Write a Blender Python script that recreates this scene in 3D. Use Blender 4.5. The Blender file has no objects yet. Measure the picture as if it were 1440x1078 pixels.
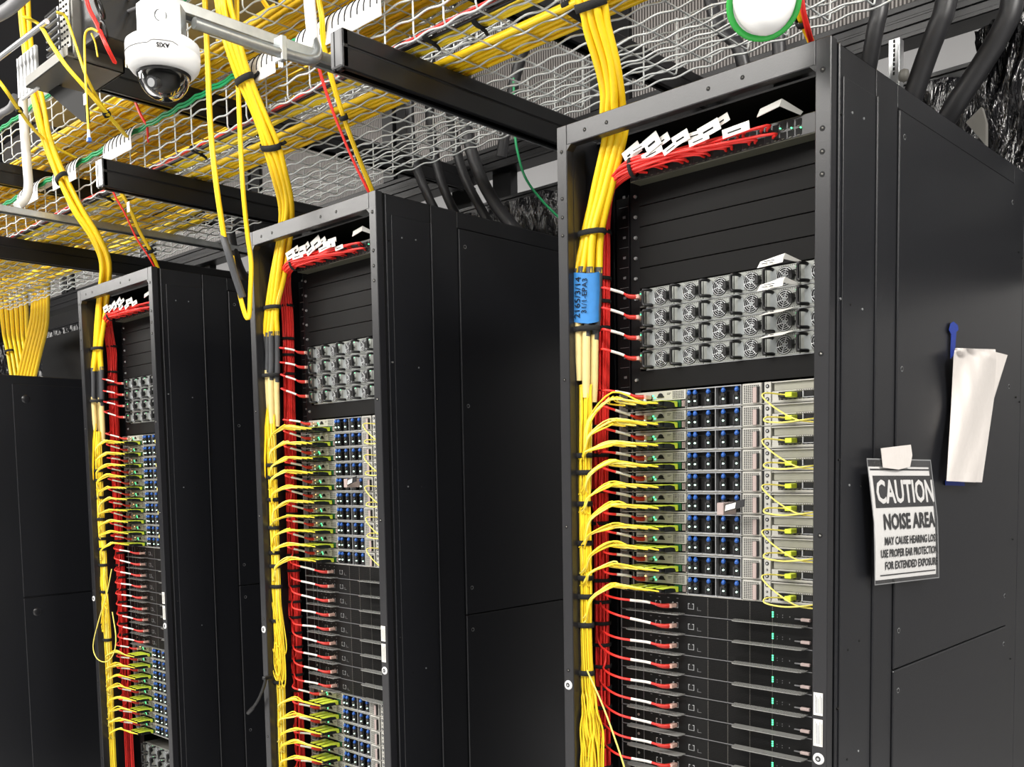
import bpy, math, random
from mathutils import Vector, Matrix
random.seed(7)
R = random.Random(11)
SC = bpy.context.scene
COL = SC.collection
HZ = 2.2          # rack height; everything is written with z = 0 at the rack tops and lifted at the end

# ------------------------------------------------------------------ camera
F, CX, CY = 1356.56, 720.0, 762.88
YAW, PITCH, ROLL = -0.76065, -0.073476, -0.0174775
CAM = Vector((0.74499, -1.56905, -0.71087))
FW = Vector((math.sin(YAW)*math.cos(PITCH), math.cos(YAW)*math.cos(PITCH), math.sin(PITCH)))
R0 = Vector((math.cos(YAW), -math.sin(YAW), 0.0)); U0 = R0.cross(FW)
RT = math.cos(ROLL)*R0 + math.sin(ROLL)*U0
UP = -math.sin(ROLL)*R0 + math.cos(ROLL)*U0
cd = bpy.data.cameras.new('camera'); cam = bpy.data.objects.new('camera', cd); COL.objects.link(cam)
cd.sensor_width = 36.0; cd.sensor_fit = 'HORIZONTAL'; cd.lens = F/1440*36
cd.shift_x = (720-CX)/1440; cd.shift_y = (CY-539)/1440
cd.clip_start = 0.05; cd.clip_end = 60
M = Matrix.Identity(4)
for i in range(3):
    M[i][0] = RT[i]; M[i][1] = UP[i]; M[i][2] = -FW[i]; M[i][3] = CAM[i]
M[2][3] += HZ
cam.matrix_world = M
SC.camera = cam

# ------------------------------------------------------------------ world, lights, exposure
SC.view_settings.view_transform = 'Standard'
SC.view_settings.look = 'None'
SC.view_settings.gamma = 1.0
SC.view_settings.use_curve_mapping = False
SC.view_settings.exposure = 0.08
w = bpy.data.worlds.new('room_air'); SC.world = w; w.use_nodes = True
w.node_tree.nodes['Background'].inputs[0].default_value = (0.80, 0.86, 1.0, 1)
w.node_tree.nodes['Background'].inputs[1].default_value = 0.05

def area(name, loc, target, sx, sy, power, col=(1, 0.97, 0.92)):
    l = bpy.data.lights.new(name, 'AREA'); l.shape = 'RECTANGLE'; l.size = sx; l.size_y = sy
    l.energy = power; l.color = col
    o = bpy.data.objects.new(name, l); COL.objects.link(o)
    o.location = Vector(loc) + Vector((0, 0, HZ))
    d = Vector(target) - Vector(loc)
    o.rotation_euler = d.to_track_quat('-Z', 'Z').to_euler()
    return o
# rows of ceiling luminaires over the aisle the photograph is taken from
for i, x in enumerate((-6.2, -3.9, -1.6, 0.7)):
    area('added_side_lamp', (x, -1.75, 1.5), (x, -1.55, 0), 1.5, 0.35, 46)
for i, x in enumerate((-10.6, -8.8, -7.0, -5.2, -3.4, -1.6, 0.2)):
    area('added_side_lamp', (x, -3.3, 1.62), (x, -2.3, 0), 1.6, 0.8, 62)
# lamps of the next aisle, beyond the containment wall
for x in (-7.2, -5.4, -3.5, -1.6, 0.4):
    area('added_side_lamp', (x, 2.15, 1.55), (x, 2.1, 0), 1.5, 0.5, 22, (1, 0.98, 0.96))
area('added_side_lamp', (2.4, -0.3, 1.5), (0.2, 0.5, -1.0), 0.6, 1.5, 165)  # added fill lamp at right, brightens the nearest rack's side and its sign

# ------------------------------------------------------------------ materials
MATS = {}
def mat(name, col, rough=0.5, metal=0.0, var=0.0, scale=40.0, bump=0.0, emit=None, estr=0.0, trans=0.0, alpha=1.0, spec=0.5, coat=0.0):
    m = bpy.data.materials.new(name); m.use_nodes = True
    nt = m.node_tree; b = nt.nodes['Principled BSDF']
    b.inputs['Base Color'].default_value = (*col, 1); b.inputs['Roughness'].default_value = rough
    b.inputs['Metallic'].default_value = metal
    b.inputs['Specular IOR Level'].default_value = spec
    if coat: b.inputs['Coat Weight'].default_value = coat; b.inputs['Coat Roughness'].default_value = 0.2
    if trans: b.inputs['Transmission Weight'].default_value = trans
    if alpha < 1: b.inputs['Alpha'].default_value = alpha
    if emit: b.inputs['Emission Color'].default_value = (*emit, 1); b.inputs['Emission Strength'].default_value = estr
    if var or bump:
        tc = nt.nodes.new('ShaderNodeTexCoord'); n = nt.nodes.new('ShaderNodeTexNoise')
        n.inputs['Scale'].default_value = scale; n.inputs['Detail'].default_value = 3
        nt.links.new(tc.outputs['Object'], n.inputs['Vector'])
        if var:
            mx = nt.nodes.new('ShaderNodeMix'); mx.data_type = 'RGBA'
            mx.inputs[6].default_value = (*[c*(1-var) for c in col], 1); mx.inputs[7].default_value = (*[min(1, c*(1+var)) for c in col], 1)
            nt.links.new(n.outputs['Fac'], mx.inputs[0]); nt.links.new(mx.outputs[2], b.inputs['Base Color'])
        if bump:
            bp = nt.nodes.new('ShaderNodeBump'); bp.inputs['Strength'].default_value = bump; bp.inputs['Distance'].default_value = 0.002
            nt.links.new(n.outputs['Fac'], bp.inputs['Height']); nt.links.new(bp.outputs['Normal'], b.inputs['Normal'])
    MATS[name] = m
    return m
mat('rack_black', (0.012, 0.012, 0.014), 0.30, 0.0, 0.1, 300, 0.06, spec=0.62)
mat('rack_panel', (0.0085, 0.0090, 0.0112), 0.34, 0.0, 0.08, 400, 0.08, spec=0.55)
mat('beam_black', (0.006, 0.006, 0.007), 0.36, 0.0, 0.1, 60, 0.04, spec=0.45)
mat('rack_inside', (0.004, 0.004, 0.0045), 0.6, spec=0.2)
mat('hole_black', (0.002, 0.002, 0.002), 0.8)
mat('blank_black', (0.0045, 0.0043, 0.0043), 0.58, 0, 0.1, 200, spec=0.14)
mat('server_black', (0.005, 0.005, 0.005), 0.5, spec=0.22)
mat('steel', (0.55, 0.56, 0.57), 0.32, 0.75, 0.12, 60)
mat('galvanised', (0.50, 0.52, 0.52), 0.34, 0.85, 0.25, 35)
mat('mesh_wire', (0.62, 0.65, 0.645), 0.38, 0.3, 0.12, 30)
mat('server_steel', (0.36, 0.36, 0.335), 0.38, 0.45, 0.1, 90)
mat('server_light', (0.47, 0.46, 0.42), 0.42, 0.15, 0.08, 90)
mat('lid_steel', (0.33, 0.325, 0.27), 0.40, 0.35, 0.1, 50)
mat('psu_plate', (0.27, 0.28, 0.26), 0.42, 0.35, 0.12, 120)
mat('psu_blade', (0.27, 0.29, 0.29), 0.5, 0.1)
mat('plastic_black', (0.005, 0.005, 0.0055), 0.38)
mat('handle_pink', (0.42, 0.33, 0.31), 0.4)
mat('blue_plastic', (0.02, 0.10, 0.40), 0.35)
mat('yellow_cable', (0.90, 0.59, 0.008), 0.42, 0, 0.06, 20)
mat('yellow_strand', (0.90, 0.66, 0.025), 0.45, 0, 0.10, 25)
mat('yellow_pale', (0.90, 0.78, 0.16), 0.4)
mat('lime_plastic', (0.62, 0.72, 0.05), 0.4)
mat('red_cable', (0.92, 0.035, 0.028), 0.38, 0, 0.12, 30)
mat('red_boot', (0.55, 0.03, 0.02), 0.35)
mat('clear_plug', (0.75, 0.50, 0.42), 0.15, 0.0, alpha=0.75)
mat('green_cable', (0.01, 0.30, 0.10), 0.4)
mat('grey_sleeve', (0.055, 0.057, 0.062), 0.5, 0, 0.15, 60)
mat('cream_sleeve', (0.78, 0.62, 0.27), 0.5, 0, 0.08, 60)
mat('blue_tape', (0.03, 0.20, 0.52), 0.55, 0, 0.15, 80, 0.2)
mat('blue_tape_dark', (0.01, 0.035, 0.27), 0.45, 0, 0.1, 80, 0.2)
mat('velcro', (0.006, 0.006, 0.006), 0.85, 0, 0.3, 400, 0.5)
mat('white_label', (0.80, 0.79, 0.74), 0.5)
mat('ink', (0.006, 0.006, 0.008), 0.6, spec=0.15)
mat('white_paint', (0.78, 0.78, 0.77), 0.35, 0, 0.02, 30)
mat('white_conduit', (0.74, 0.74, 0.73), 0.22, 0, 0.04, 20)
mat('paper', (0.62, 0.58, 0.55), 0.7, 0, 0.05, 60, 0.3)
mat('sheet_white', (0.62, 0.61, 0.60), 0.22, 0, 0.03, 10)
mat('sheet_black', (0.03, 0.03, 0.032), 0.22)
mat('hose_black', (0.020, 0.020, 0.022), 0.42, 0, 0.2, 30, 0.15)
mat('rubber_grey', (0.16, 0.16, 0.165), 0.5)
mat('olive_metal', (0.10, 0.10, 0.075), 0.45, 0.3, 0.1, 100)
mat('led_green', (0.02, 0.5, 0.15), 0.4, emit=(0.10, 1.0, 0.35), estr=2.6)
mat('led_white', (0.5, 0.8, 0.7), 0.4, emit=(0.65, 1.0, 0.80), estr=5.0)
mat('led_amber', (0.8, 0.4, 0.1), 0.4, emit=(1.0, 0.55, 0.2), estr=3.0)
mat('led_blue', (0.05, 0.2, 0.8), 0.4, emit=(0.1, 0.35, 1.0), estr=4.0)
mat('pcb_green', (0.015, 0.10, 0.035), 0.4, 0, 0.3, 200)
mat('tab_clear', (0.30, 0.30, 0.285), 0.14, 0.0, alpha=0.75, spec=0.9)
mat('gasket_green', (0.03, 0.42, 0.06), 0.4)
mat('brass', (0.55, 0.30, 0.08), 0.3, 0.9)
mat('room_white', (0.36, 0.355, 0.35), 0.7, 0, 0.05, 3)
mat('room_dark', (0.02, 0.02, 0.024), 0.7, 0, 0.2, 3)
mat('room_pale', (0.75, 0.75, 0.76), 0.6)
mat('room_floor', (0.60, 0.60, 0.61), 0.4, 0, 0.1, 8)
mat('duct_grey', (0.32, 0.31, 0.28), 0.5, 0.2, 0.15, 12)
mat('box_steel', (0.15, 0.145, 0.13), 0.45, 0.4, 0.2, 15)

def glass(name, col, rough, ior=1.45):
    m = mat(name, col, rough, trans=1.0); m.node_tree.nodes['Principled BSDF'].inputs['IOR'].default_value = ior
glass('dome_glass', (0.62, 0.62, 0.60), 0.02, 1.2)
mat('sign_sleeve', (0.9, 0.9, 0.9), 0.12, alpha=0.05, spec=0.5)

def polycarb():
    m = mat('polycarbonate', (0.50, 0.48, 0.47), 0.22, 0.0, spec=0.7)
    nt = m.node_tree; b = nt.nodes['Principled BSDF']
    tc = nt.nodes.new('ShaderNodeTexCoord'); mp = nt.nodes.new('ShaderNodeMapping'); mp.inputs['Scale'].default_value = (1, 0.02, 0.03)
    wv = nt.nodes.new('ShaderNodeTexWave'); wv.bands_direction = 'X'; wv.inputs['Scale'].default_value = 26; wv.inputs['Distortion'].default_value = 0.6
    wv.inputs['Detail'].default_value = 2
    nt.links.new(tc.outputs['Object'], mp.inputs['Vector']); nt.links.new(mp.outputs['Vector'], wv.inputs['Vector'])
    mx = nt.nodes.new('ShaderNodeMix'); mx.data_type = 'RGBA'
    mx.inputs[6].default_value = (0.07, 0.065, 0.062, 1); mx.inputs[7].default_value = (0.50, 0.47, 0.45, 1)
    nt.links.new(wv.outputs['Fac'], mx.inputs[0]); nt.links.new(mx.outputs[2], b.inputs['Base Color'])
    bp = nt.nodes.new('ShaderNodeBump'); bp.inputs['Strength'].default_value = 0.7; bp.inputs['Distance'].default_value = 0.004
    nt.links.new(wv.outputs['Fac'], bp.inputs['Height']); nt.links.new(bp.outputs['Normal'], b.inputs['Normal'])
    # a translucent sheet: part of the light passes through from the next aisle
    tr = nt.nodes.new('ShaderNodeBsdfTranslucent'); nt.links.new(mx.outputs[2], tr.inputs['Color'])
    ms = nt.nodes.new('ShaderNodeMixShader'); ms.inputs[0].default_value = 0.45
    out = nt.nodes['Material Output']
    nt.links.new(b.outputs[0], ms.inputs[1]); nt.links.new(tr.outputs[0], ms.inputs[2]); nt.links.new(ms.outputs[0], out.inputs['Surface'])
polycarb()
def film():
    m = mat('black_film', (0.004, 0.004, 0.005), 0.15, 0.0, spec=0.55)
    nt = m.node_tree; b = nt.nodes['Principled BSDF']
    tc = nt.nodes.new('ShaderNodeTexCoord'); mp = nt.nodes.new('ShaderNodeMapping'); mp.inputs['Scale'].default_value = (5, 5, 0.6)
    n = nt.nodes.new('ShaderNodeTexNoise'); n.inputs['Scale'].default_value = 14; n.inputs['Detail'].default_value = 3; n.inputs['Distortion'].default_value = 1.2
    bp = nt.nodes.new('ShaderNodeBump'); bp.inputs['Strength'].default_value = 0.7; bp.inputs['Distance'].default_value = 0.012
    nt.links.new(tc.outputs['Object'], mp.inputs['Vector']); nt.links.new(mp.outputs['Vector'], n.inputs['Vector'])
    nt.links.new(n.outputs['Fac'], bp.inputs['Height']); nt.links.new(bp.outputs['Normal'], b.inputs['Normal'])
film()

# ------------------------------------------------------------------ mesh helpers
def at(u, v, Y=None, X=None, Z=None):
    d = FW + (u-CX)/F*RT - (v-CY)/F*UP
    if Y is not None: t = (Y-CAM.y)/d.y
    elif X is not None: t = (X-CAM.x)/d.x
    else: t = (Z-CAM.z)/d.z
    return CAM + t*d

class MB:
    def __init__(s): s.v = []; s.f = []; s.mi = []; s.mats = []; s.sm = []
    def m(s, name):
        if name not in s.mats: s.mats.append(name)
        return s.mats.index(name)
    def add(s, vs, fs, mt, smooth=False):
        o = len(s.v); s.v += [tuple(p) for p in vs]; k = s.m(mt)
        for f in fs: s.f.append([i+o for i in f]); s.mi.append(k); s.sm.append(smooth)
    def box(s, x0, x1, y0, y1, z0, z1, mt, bev=0.0):
        if x0 > x1: x0, x1 = x1, x0
        if y0 > y1: y0, y1 = y1, y0
        if z0 > z1: z0, z1 = z1, z0
        if bev <= 0:
            vs = [(x, y, z) for z in (z0, z1) for y in (y0, y1) for x in (x0, x1)]
            s.add(vs, [(0, 2, 3, 1), (4, 5, 7, 6), (0, 1, 5, 4), (2, 6, 7, 3), (0, 4, 6, 2), (1, 3, 7, 5)], mt)
        else:
            b = min(bev, (x1-x0)*.45, (y1-y0)*.45, (z1-z0)*.45)
            vs = []; X = (x0, x1); Y = (y0, y1); Z = (z0, z1)
            idx = {}
            for i in (0, 1):
                for j in (0, 1):
                    for k in (0, 1):
                        sx, sy, sz = (1, -1)[i], (1, -1)[j], (1, -1)[k]
                        for a, p in enumerate(((X[i], Y[j]+sy*b, Z[k]+sz*b), (X[i]+sx*b, Y[j], Z[k]+sz*b), (X[i]+sx*b, Y[j]+sy*b, Z[k]))):
                            idx[i, j, k, a] = len(vs); vs.append(p)
            fs = []
            for i in (0, 1):
                q = [idx[i, 0, 0, 0], idx[i, 1, 0, 0], idx[i, 1, 1, 0], idx[i, 0, 1, 0]]; fs.append(q if i else q[::-1])
                q = [idx[0, i, 0, 1], idx[0, i, 1, 1], idx[1, i, 1, 1], idx[1, i, 0, 1]]; fs.append(q if i else q[::-1])
                q = [idx[0, 0, i, 2], idx[1, 0, i, 2], idx[1, 1, i, 2], idx[0, 1, i, 2]]; fs.append(q if i else q[::-1])
            for j in (0, 1):
                for k in (0, 1):
                    q = [idx[0, j, k, 1], idx[1, j, k, 1], idx[1, j, k, 2], idx[0, j, k, 2]]; fs.append(q if (j ^ k) else q[::-1])
                    q = [idx[j, 0, k, 0], idx[j, 1, k, 0], idx[j, 1, k, 2], idx[j, 0, k, 2]]; fs.append(q[::-1] if (j ^ k) else q)
                    q = [idx[j, k, 0, 0], idx[j, k, 1, 0], idx[j, k, 1, 1], idx[j, k, 0, 1]]; fs.append(q if (j ^ k) else q[::-1])
            for i in (0, 1):
                for j in (0, 1):
                    for k in (0, 1):
                        q = [idx[i, j, k, 0], idx[i, j, k, 1], idx[i, j, k, 2]]; fs.append(q[::-1] if (i ^ j ^ k) else q)
            s.add(vs, fs, mt)
    def cyl(s, p, q, r, mt, n=12, r2=None, cap=True, smooth=True):
        p = Vector(p); q = Vector(q); d = (q-p).normalized()
        a = d.orthogonal().normalized(); b = d.cross(a)
        r2 = r if r2 is None else r2
        vs = []
        for c, rr in ((p, r), (q, r2)):
            for i in range(n):
                t = 2*math.pi*i/n; vs.append(c + a*(rr*math.cos(t)) + b*(rr*math.sin(t)))
        s.add(vs, [(i, (i+1) % n, n+(i+1) % n, n+i) for i in range(n)], mt, smooth)
        if cap:
            s.add(vs[:n], [tuple(range(n))[::-1]], mt); s.add(vs[n:], [tuple(range(n))], mt)
    def tube(s, pts, r, mt, n=6, cap=True, flat=None):
        pts = [Vector(p) for p in pts]; vs = []; N = len(pts)
        up = None
        for i, p in enumerate(pts):
            d = (pts[min(i+1, N-1)] - pts[max(i-1, 0)])
            d = d.normalized() if d.length > 1e-9 else Vector((0, 0, 1))
            if up is None: a = d.orthogonal().normalized()
            else:
                a = up - d*up.dot(d)
                a = a.normalized() if a.length > 1e-6 else d.orthogonal().normalized()
            up = a; b = d.cross(a)
            rr = r[i] if isinstance(r, (list, tuple)) else r
            for k in range(n):
                t = 2*math.pi*k/n; vs.append(p + a*(rr*math.cos(t)) + b*(rr*math.sin(t)))
        fs = [(i*n+k, i*n+(k+1) % n, (i+1)*n+(k+1) % n, (i+1)*n+k) for i in range(N-1) for k in range(n)]
        s.add(vs, fs, mt, True)
        if cap: s.add(vs[:n], [tuple(range(n))[::-1]], mt); s.add(vs[-n:], [tuple(range(n))], mt)
    def ring(s, c, ax, R_, r, mt, n=24, m=8, a=None, sx=1.0, sy=1.0):
        c = Vector(c); ax = Vector(ax).normalized(); a = Vector(a).normalized() if a else ax.orthogonal().normalized(); b = ax.cross(a)
        pts = []
        vs = []
        for i in range(n):
            t = 2*math.pi*i/n; o = a*math.cos(t)*sx + b*math.sin(t)*sy
            for k in range(m):
                q = 2*math.pi*k/m; vs.append(c + o*(R_ + r*math.cos(q)) + ax*(r*math.sin(q)))
        s.add(vs, [(i*m+k, ((i+1) % n)*m+k, ((i+1) % n)*m+(k+1) % m, i*m+(k+1) % m) for i in range(n) for k in range(m)], mt, True)
    def lathe(s, c, prof, mt, n=32, ax=(0, 0, 1)):
        c = Vector(c); ax = Vector(ax).normalized(); a = ax.orthogonal().normalized(); b = ax.cross(a); vs = []
        for (r, h) in prof:
            for i in range(n):
                t = 2*math.pi*i/n; vs.append(c + ax*h + (a*math.cos(t)+b*math.sin(t))*r)
        s.add(vs, [(j*n+i, j*n+(i+1) % n, (j+1)*n+(i+1) % n, (j+1)*n+i) for j in range(len(prof)-1) for i in range(n)], mt, True)
    def quad(s, a, b, c, d, mt): s.add([a, b, c, d], [(0, 1, 2, 3)], mt)
    def prism(s, poly, off, mt, smooth=False):
        off = Vector(off); n = len(poly); vs = [Vector(p) for p in poly] + [Vector(p)+off for p in poly]
        s.add(vs, [tuple(range(n))[::-1], tuple(range(n, 2*n))] + [(i, (i+1) % n, n+(i+1) % n, n+i) for i in range(n)], mt, smooth)
    def mesh(s, name, org=(0, 0, 0)):
        me = bpy.data.meshes.new(name); ox, oy, oz = org
        me.from_pydata([(x-ox, y-oy, z-oz) for x, y, z in s.v], [], s.f)
        for nme in s.mats: me.materials.append(MATS[nme])
        me.polygons.foreach_set('material_index', s.mi); me.polygons.foreach_set('use_smooth', s.sm)
        me.update(); return me
    def build(s, name, parent=None, label=None, cat=None, group=None, kind=None, plabel=None):
        if parent is not None: org = tuple(wloc(parent))
        else:
            xs = [p[0] for p in s.v]; ys = [p[1] for p in s.v]; zs = [p[2] for p in s.v]
            org = ((min(xs)+max(xs))/2, (min(ys)+max(ys))/2, min(zs))
        o = bpy.data.objects.new(name, s.mesh(name, org)); COL.objects.link(o)
        if parent is not None: o.parent = parent
        else: o.location = org
        if plabel: o['label'] = plabel
        tag(o, label, cat, group, kind)
        return o
def wloc(o):
    v = Vector(o.location)
    while o.parent: o = o.parent; v += o.location
    return v
def tag(o, label=None, cat=None, group=None, kind=None):
    if label: o['label'] = label
    if cat: o['category'] = cat
    if group: o['group'] = group
    if kind: o['kind'] = kind
    return o
def thing(name, loc, label, cat, group=None):
    o = bpy.data.objects.new(name, None); COL.objects.link(o); o.location = loc; o.empty_display_size = 0.02
    return tag(o, label, cat, group)
def kids(o): return [c for c in bpy.data.objects if c.parent is o]
KIDS = {}
def copy_tree(o, loc, label, group=None, cat=None):
    if o.name not in KIDS:
        KIDS[o.name] = [(c, [g for g in kids(c)]) for c in kids(o)]
    r = o.copy(); COL.objects.link(r); r.location = loc; r['label'] = label
    if group: r['group'] = group
    elif 'group' in r: del r['group']
    for c, gs in KIDS[o.name]:
        d = c.copy(); COL.objects.link(d); d.parent = r
        for g in gs:
            e = g.copy(); COL.objects.link(e); e.parent = d
    return r
def smooth(pts, k=6):
    pts = [Vector(p) for p in pts]
    P = [2*pts[0]-pts[1]] + pts + [2*pts[-1]-pts[-2]]; out = []
    for i in range(1, len(P)-2):
        a, b, c, d = P[i-1], P[i], P[i+1], P[i+2]
        for j in range(k):
            t = j/k
            out.append(0.5*((2*b) + (c-a)*t + (2*a-5*b+4*c-d)*t*t + (3*b-a-3*c+d)*t**3))
    out.append(pts[-1]); return out
def text_mesh(body, size, mt, parent, matrix, name='lettering', bold=0.0, sx=1.0, ext=0.0003, align='CENTER'):
    cu = bpy.data.curves.new(name, 'FONT'); cu.body = body; cu.size = size; cu.align_x = align; cu.align_y = 'CENTER'
    cu.offset = bold; cu.extrude = ext; cu.resolution_u = 3
    t = bpy.data.objects.new('tmp', cu); COL.objects.link(t)
    me = bpy.data.meshes.new_from_object(t.evaluated_get(bpy.context.evaluated_depsgraph_get()))
    bpy.data.objects.remove(t); me.name = name
    L = Matrix.Translation(-wloc(parent)) if parent else Matrix.Identity(4)
    me.transform(L @ matrix @ Matrix.Diagonal((sx, 1, 1, 1)))
    me.materials.clear(); me.materials.append(MATS[mt])
    for p in me.polygons: p.material_index = 0
    o = bpy.data.objects.new(name, me); COL.objects.link(o); o.parent = parent
    return o
def basis(o, x, y):
    x = Vector(x).normalized(); y = Vector(y); z = x.cross(y).normalized(); y = z.cross(x)
    m = Matrix.Identity(4)
    for i in range(3): m[i][0] = x[i]; m[i][1] = y[i]; m[i][2] = z[i]; m[i][3] = o[i]
    return m
ORD = ['first', 'second', 'third', 'fourth', 'fifth', 'sixth', 'seventh', 'eighth', 'ninth', 'tenth', 'eleventh', 'twelfth', 'thirteenth', 'fourteenth']
RN = ['the nearest rack', 'the middle rack', 'the far left open rack']
PITCHX = 1.2
def rx(k): return -PITCHX*k
U = 0.0425

# ------------------------------------------------------------------ the room
def struct(name, fn):
    b = MB(); fn(b); return b.build(name, kind='structure')
struct('floor', lambda b: b.box(-12, 4.5, -5.5, 4, -2.26, -2.2, 'room_floor'))
struct('ceiling', lambda b: b.box(-12, 4.5, -5.5, 4, 1.9, 1.95, 'room_dark'))
struct('wall_back', lambda b: b.box(-12, 4.5, 3.0, 3.06, -2.2, 1.9, 'room_white'))
struct('wall_left', lambda b: b.box(-12.06, -12, -5.5, 4, -2.2, 1.9, 'room_dark'))
struct('wall_right', lambda b: b.box(4.5, 4.56, -5.5, 4, -2.2, 1.9, 'room_white'))
struct('wall_front', lambda b: b.box(-12, 4.5, -5.56, -5.5, -2.2, 1.9, 'room_pale'))

# ------------------------------------------------------------------ racks
def make_rack():
    t = thing('server_rack', (0, 0, -HZ), '', 'server rack')
    W = -0.6
    b = MB()   # front frame: two posts, top bar with cut corners
    b.box(W, W+0.027, 0, 0.022, -HZ+0.05, -0.0, 'rack_black', 0.0015)
    b.box(-0.028, 0, 0, 0.022, -HZ+0.05, -0.0, 'rack_black', 0.0015)
    b.box(W+0.0268, -0.0278, 0, 0.022, -0.041, -0.0, 'rack_black', 0.0015)
    b.box(W+0.0268, -0.0278, 0, 0.022, -HZ+0.05, -HZ+0.10, 'rack_black', 0.0015)
    for sx, x0 in ((1, W+0.026), (-1, -0.027)):
        b.prism([(x0, 0.0005, -0.0405), (x0+sx*0.012, 0.0005, -0.0405), (x0, 0.0005, -0.0525)], (0, 0.02, 0), 'rack_black')
    # returns of the posts into the rack
    b.box(W+0.0255, W+0.028, 0.02, 0.06, -HZ+0.05, -0.043, 'rack_black')
    b.box(-0.030, -0.028, 0.02, 0.06, -HZ+0.05, -0.043, 'rack_black')
    for x in (-0.525, -0.469, -0.235, -0.165):
        b.cyl((x, -0.0004, -0.022), (x, 0.001, -0.022), 0.0042, 'hole_black', 10)
        b.cyl((x+.0004, -0.0006, -0.0214), (x, 0.001, -0.022), 0.0016, 'box_steel', 8)
    for z in (-0.052, -0.147, -0.185, -0.222, -0.52, -0.83, -1.14, -1.5, -1.8):
        for x in (W+0.013, -0.0145):
            b.cyl((x, -0.0006, z), (x, 0.001, z), 0.0048 if x > -.1 else 0.004, 'hole_black', 10)
            b.cyl((x+.0006, -0.0009, z+.0008), (x, 0.001, z), 0.0020 if x > -.1 else 0.0014, 'box_steel', 8)
    b.build('front_frame', t)
    b = MB()   # steel body: sides behind the frame, rear, roof, base, all hollow
    for x0, x1 in ((W+0.001, W+0.003), (-0.012, -0.004)):
        b.box(x0, x1, 0.024, 1.2, -HZ+0.02, -0.002, 'rack_inside')
    b.box(W+0.002, -0.005, 1.17, 1.2, -HZ+0.02, -0.002, 'rack_inside')
    b.box(W+0.002, -0.005, 0.125, 1.2, -0.008, -0.004, 'rack_inside')
    b.box(W+0.002, -0.002, 0.022, 1.2, -HZ, -HZ+0.05, 'rack_black')
    b.build('body', t)
    for side, X in ((1, 0.0), (-1, W)):
        def bx(b, y0, y1, z0, z1, d=0.0, th=0.004, mt='rack_panel', bev=0.0012):
            x = X - side*d; b.box(x-side*th, x, y0, y1, z0, z1, mt, bev)
        b = MB()
        bx(b, 0.030, 0.0345, -HZ+0.03, -0.003, -0.0012, 0.012, 'rack_panel', 0.0019)
        bx(b, 0.0335, 0.183, -HZ+0.03, -0.003, 0.003, 0.004)
        bx(b, 0.050, 0.181, -HZ+0.1, -0.052, 0.0005, 0.0028, bev=0.0024)
        bx(b, 0.1825, 0.1868, -HZ+0.03, -0.050, -0.0026, 0.009, bev=0.0019)
        bx(b, 0.1865, 0.2815, -HZ+0.03, -0.003, 0.0022, 0.004)
        bx(b, 0.2815, 0.980, -0.046, -0.003, 0.0022, 0.004)
        bx(b, 0.979, 1.06, -HZ+0.03, -0.003, 0.0022, 0.004)
        bx(b, 1.062, 1.2, -HZ+0.03, -0.003, 0.0022, 0.004)
        for y, z in ((0.083, -0.105), (0.130, -0.103), (0.042, -0.118), (0.083, -0.43), (0.13, -0.433), (0.042, -0.425),
                     (0.083, -0.745), (0.13, -0.748), (0.042, -0.70), (0.083, -1.04), (0.13, -1.03), (0.045, -1.14), (0.083, -1.24), (0.13, -1.235),
                     (1.02, -0.2), (1.02, -0.55), (1.02, -0.9), (1.02, -1.2), (1.05, -0.21), (1.05, -0.56)):
            b.cyl((X-side*0.004, y, z), (X+side*0.0006, y, z), 0.0022, 'steel' if (int(z*1000) % 2) else 'hole_black', 8)
        b.build('side_strip', t)
        for nme, z0, z1 in (('side_panel', -1.1085, -0.048), ('side_panel', -HZ+0.05, -1.1115)):
            b = MB(); bx(b, 0.285, 0.976, z0, z1, -0.0012, 0.007, bev=0.0020); sp = b.build(nme, t)
            zz = [z for z in (-0.094, -0.527, -1.034) if z0 < z < z1] + [z for z in (-1.153, -1.65, -2.08) if z0 < z < z1]
            for z in zz:
                for y in (0.307, 0.957):
                    c = MB(); x = X
                    c.lathe((x-side*0.0012, y, z), [(0.0005, 0.0022), (0.006, 0.0026), (0.0085, 0.002), (0.0105, 0.0)], 'rack_black', 14, (side, 0, 0))
                    c.cyl((x-side*0.001, y, z), (x+side*0.0018, y, z), 0.0052, 'steel', 12)
                    c.cyl((x, y-0.001, z), (x+side*0.0024, y-0.001, z), 0.0038, 'hole_black', 8)
                    c.build('panel_lock', sp)
    for nme, xs in (('mounting_rail', (-0.503, -0.479)), ('mounting_rail', (-0.077, -0.06))):
        b = MB(); b.box(xs[0], xs[1], 0.1235, 0.126, -HZ+0.06, -0.05, 'rack_inside')
        b.box(xs[0], xs[0]+0.002, 0.126, 0.19, -HZ+0.06, -0.05, 'rack_inside')
        for i in range(38):
            z = -0.139 - i*U
            if i < 6 or i == 9 or i > 25: b.cyl((-0.4895 if xs[0] < -.3 else -.068, 0.1238, z), (-0.4895 if xs[0] < -.3 else -.068, 0.1195, z), 0.0042, 'steel', 10, 0.003)
        b.build(nme, t)
    b = MB()   # vertical cable manager strip with square holes and unit marks on the left
    b.box(-0.552, -0.512, 0.140, 0.142, -HZ+0.06, -0.13, 'rack_inside')
    b.box(-0.512, -0.5105, 0.128, 0.16, -HZ+0.06, -0.13, 'rack_black')
    for i in range(48):
        z = -0.15 - i*U*1.0
        b.box(-0.545, -0.519, 0.1392, 0.14, z, z+0.0007, 'rubber_grey')
        b.box(-0.535, -0.528, 0.1390, 0.14, z+0.019, z+0.024, 'rubber_grey')
    b.build('cable_manager', t)
    return t
rack0 = make_rack(); rack0['label'] = 'nearest tall black open-front rack carrying the caution sign on its side'
rack0['group'] = 'black server racks'
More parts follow.
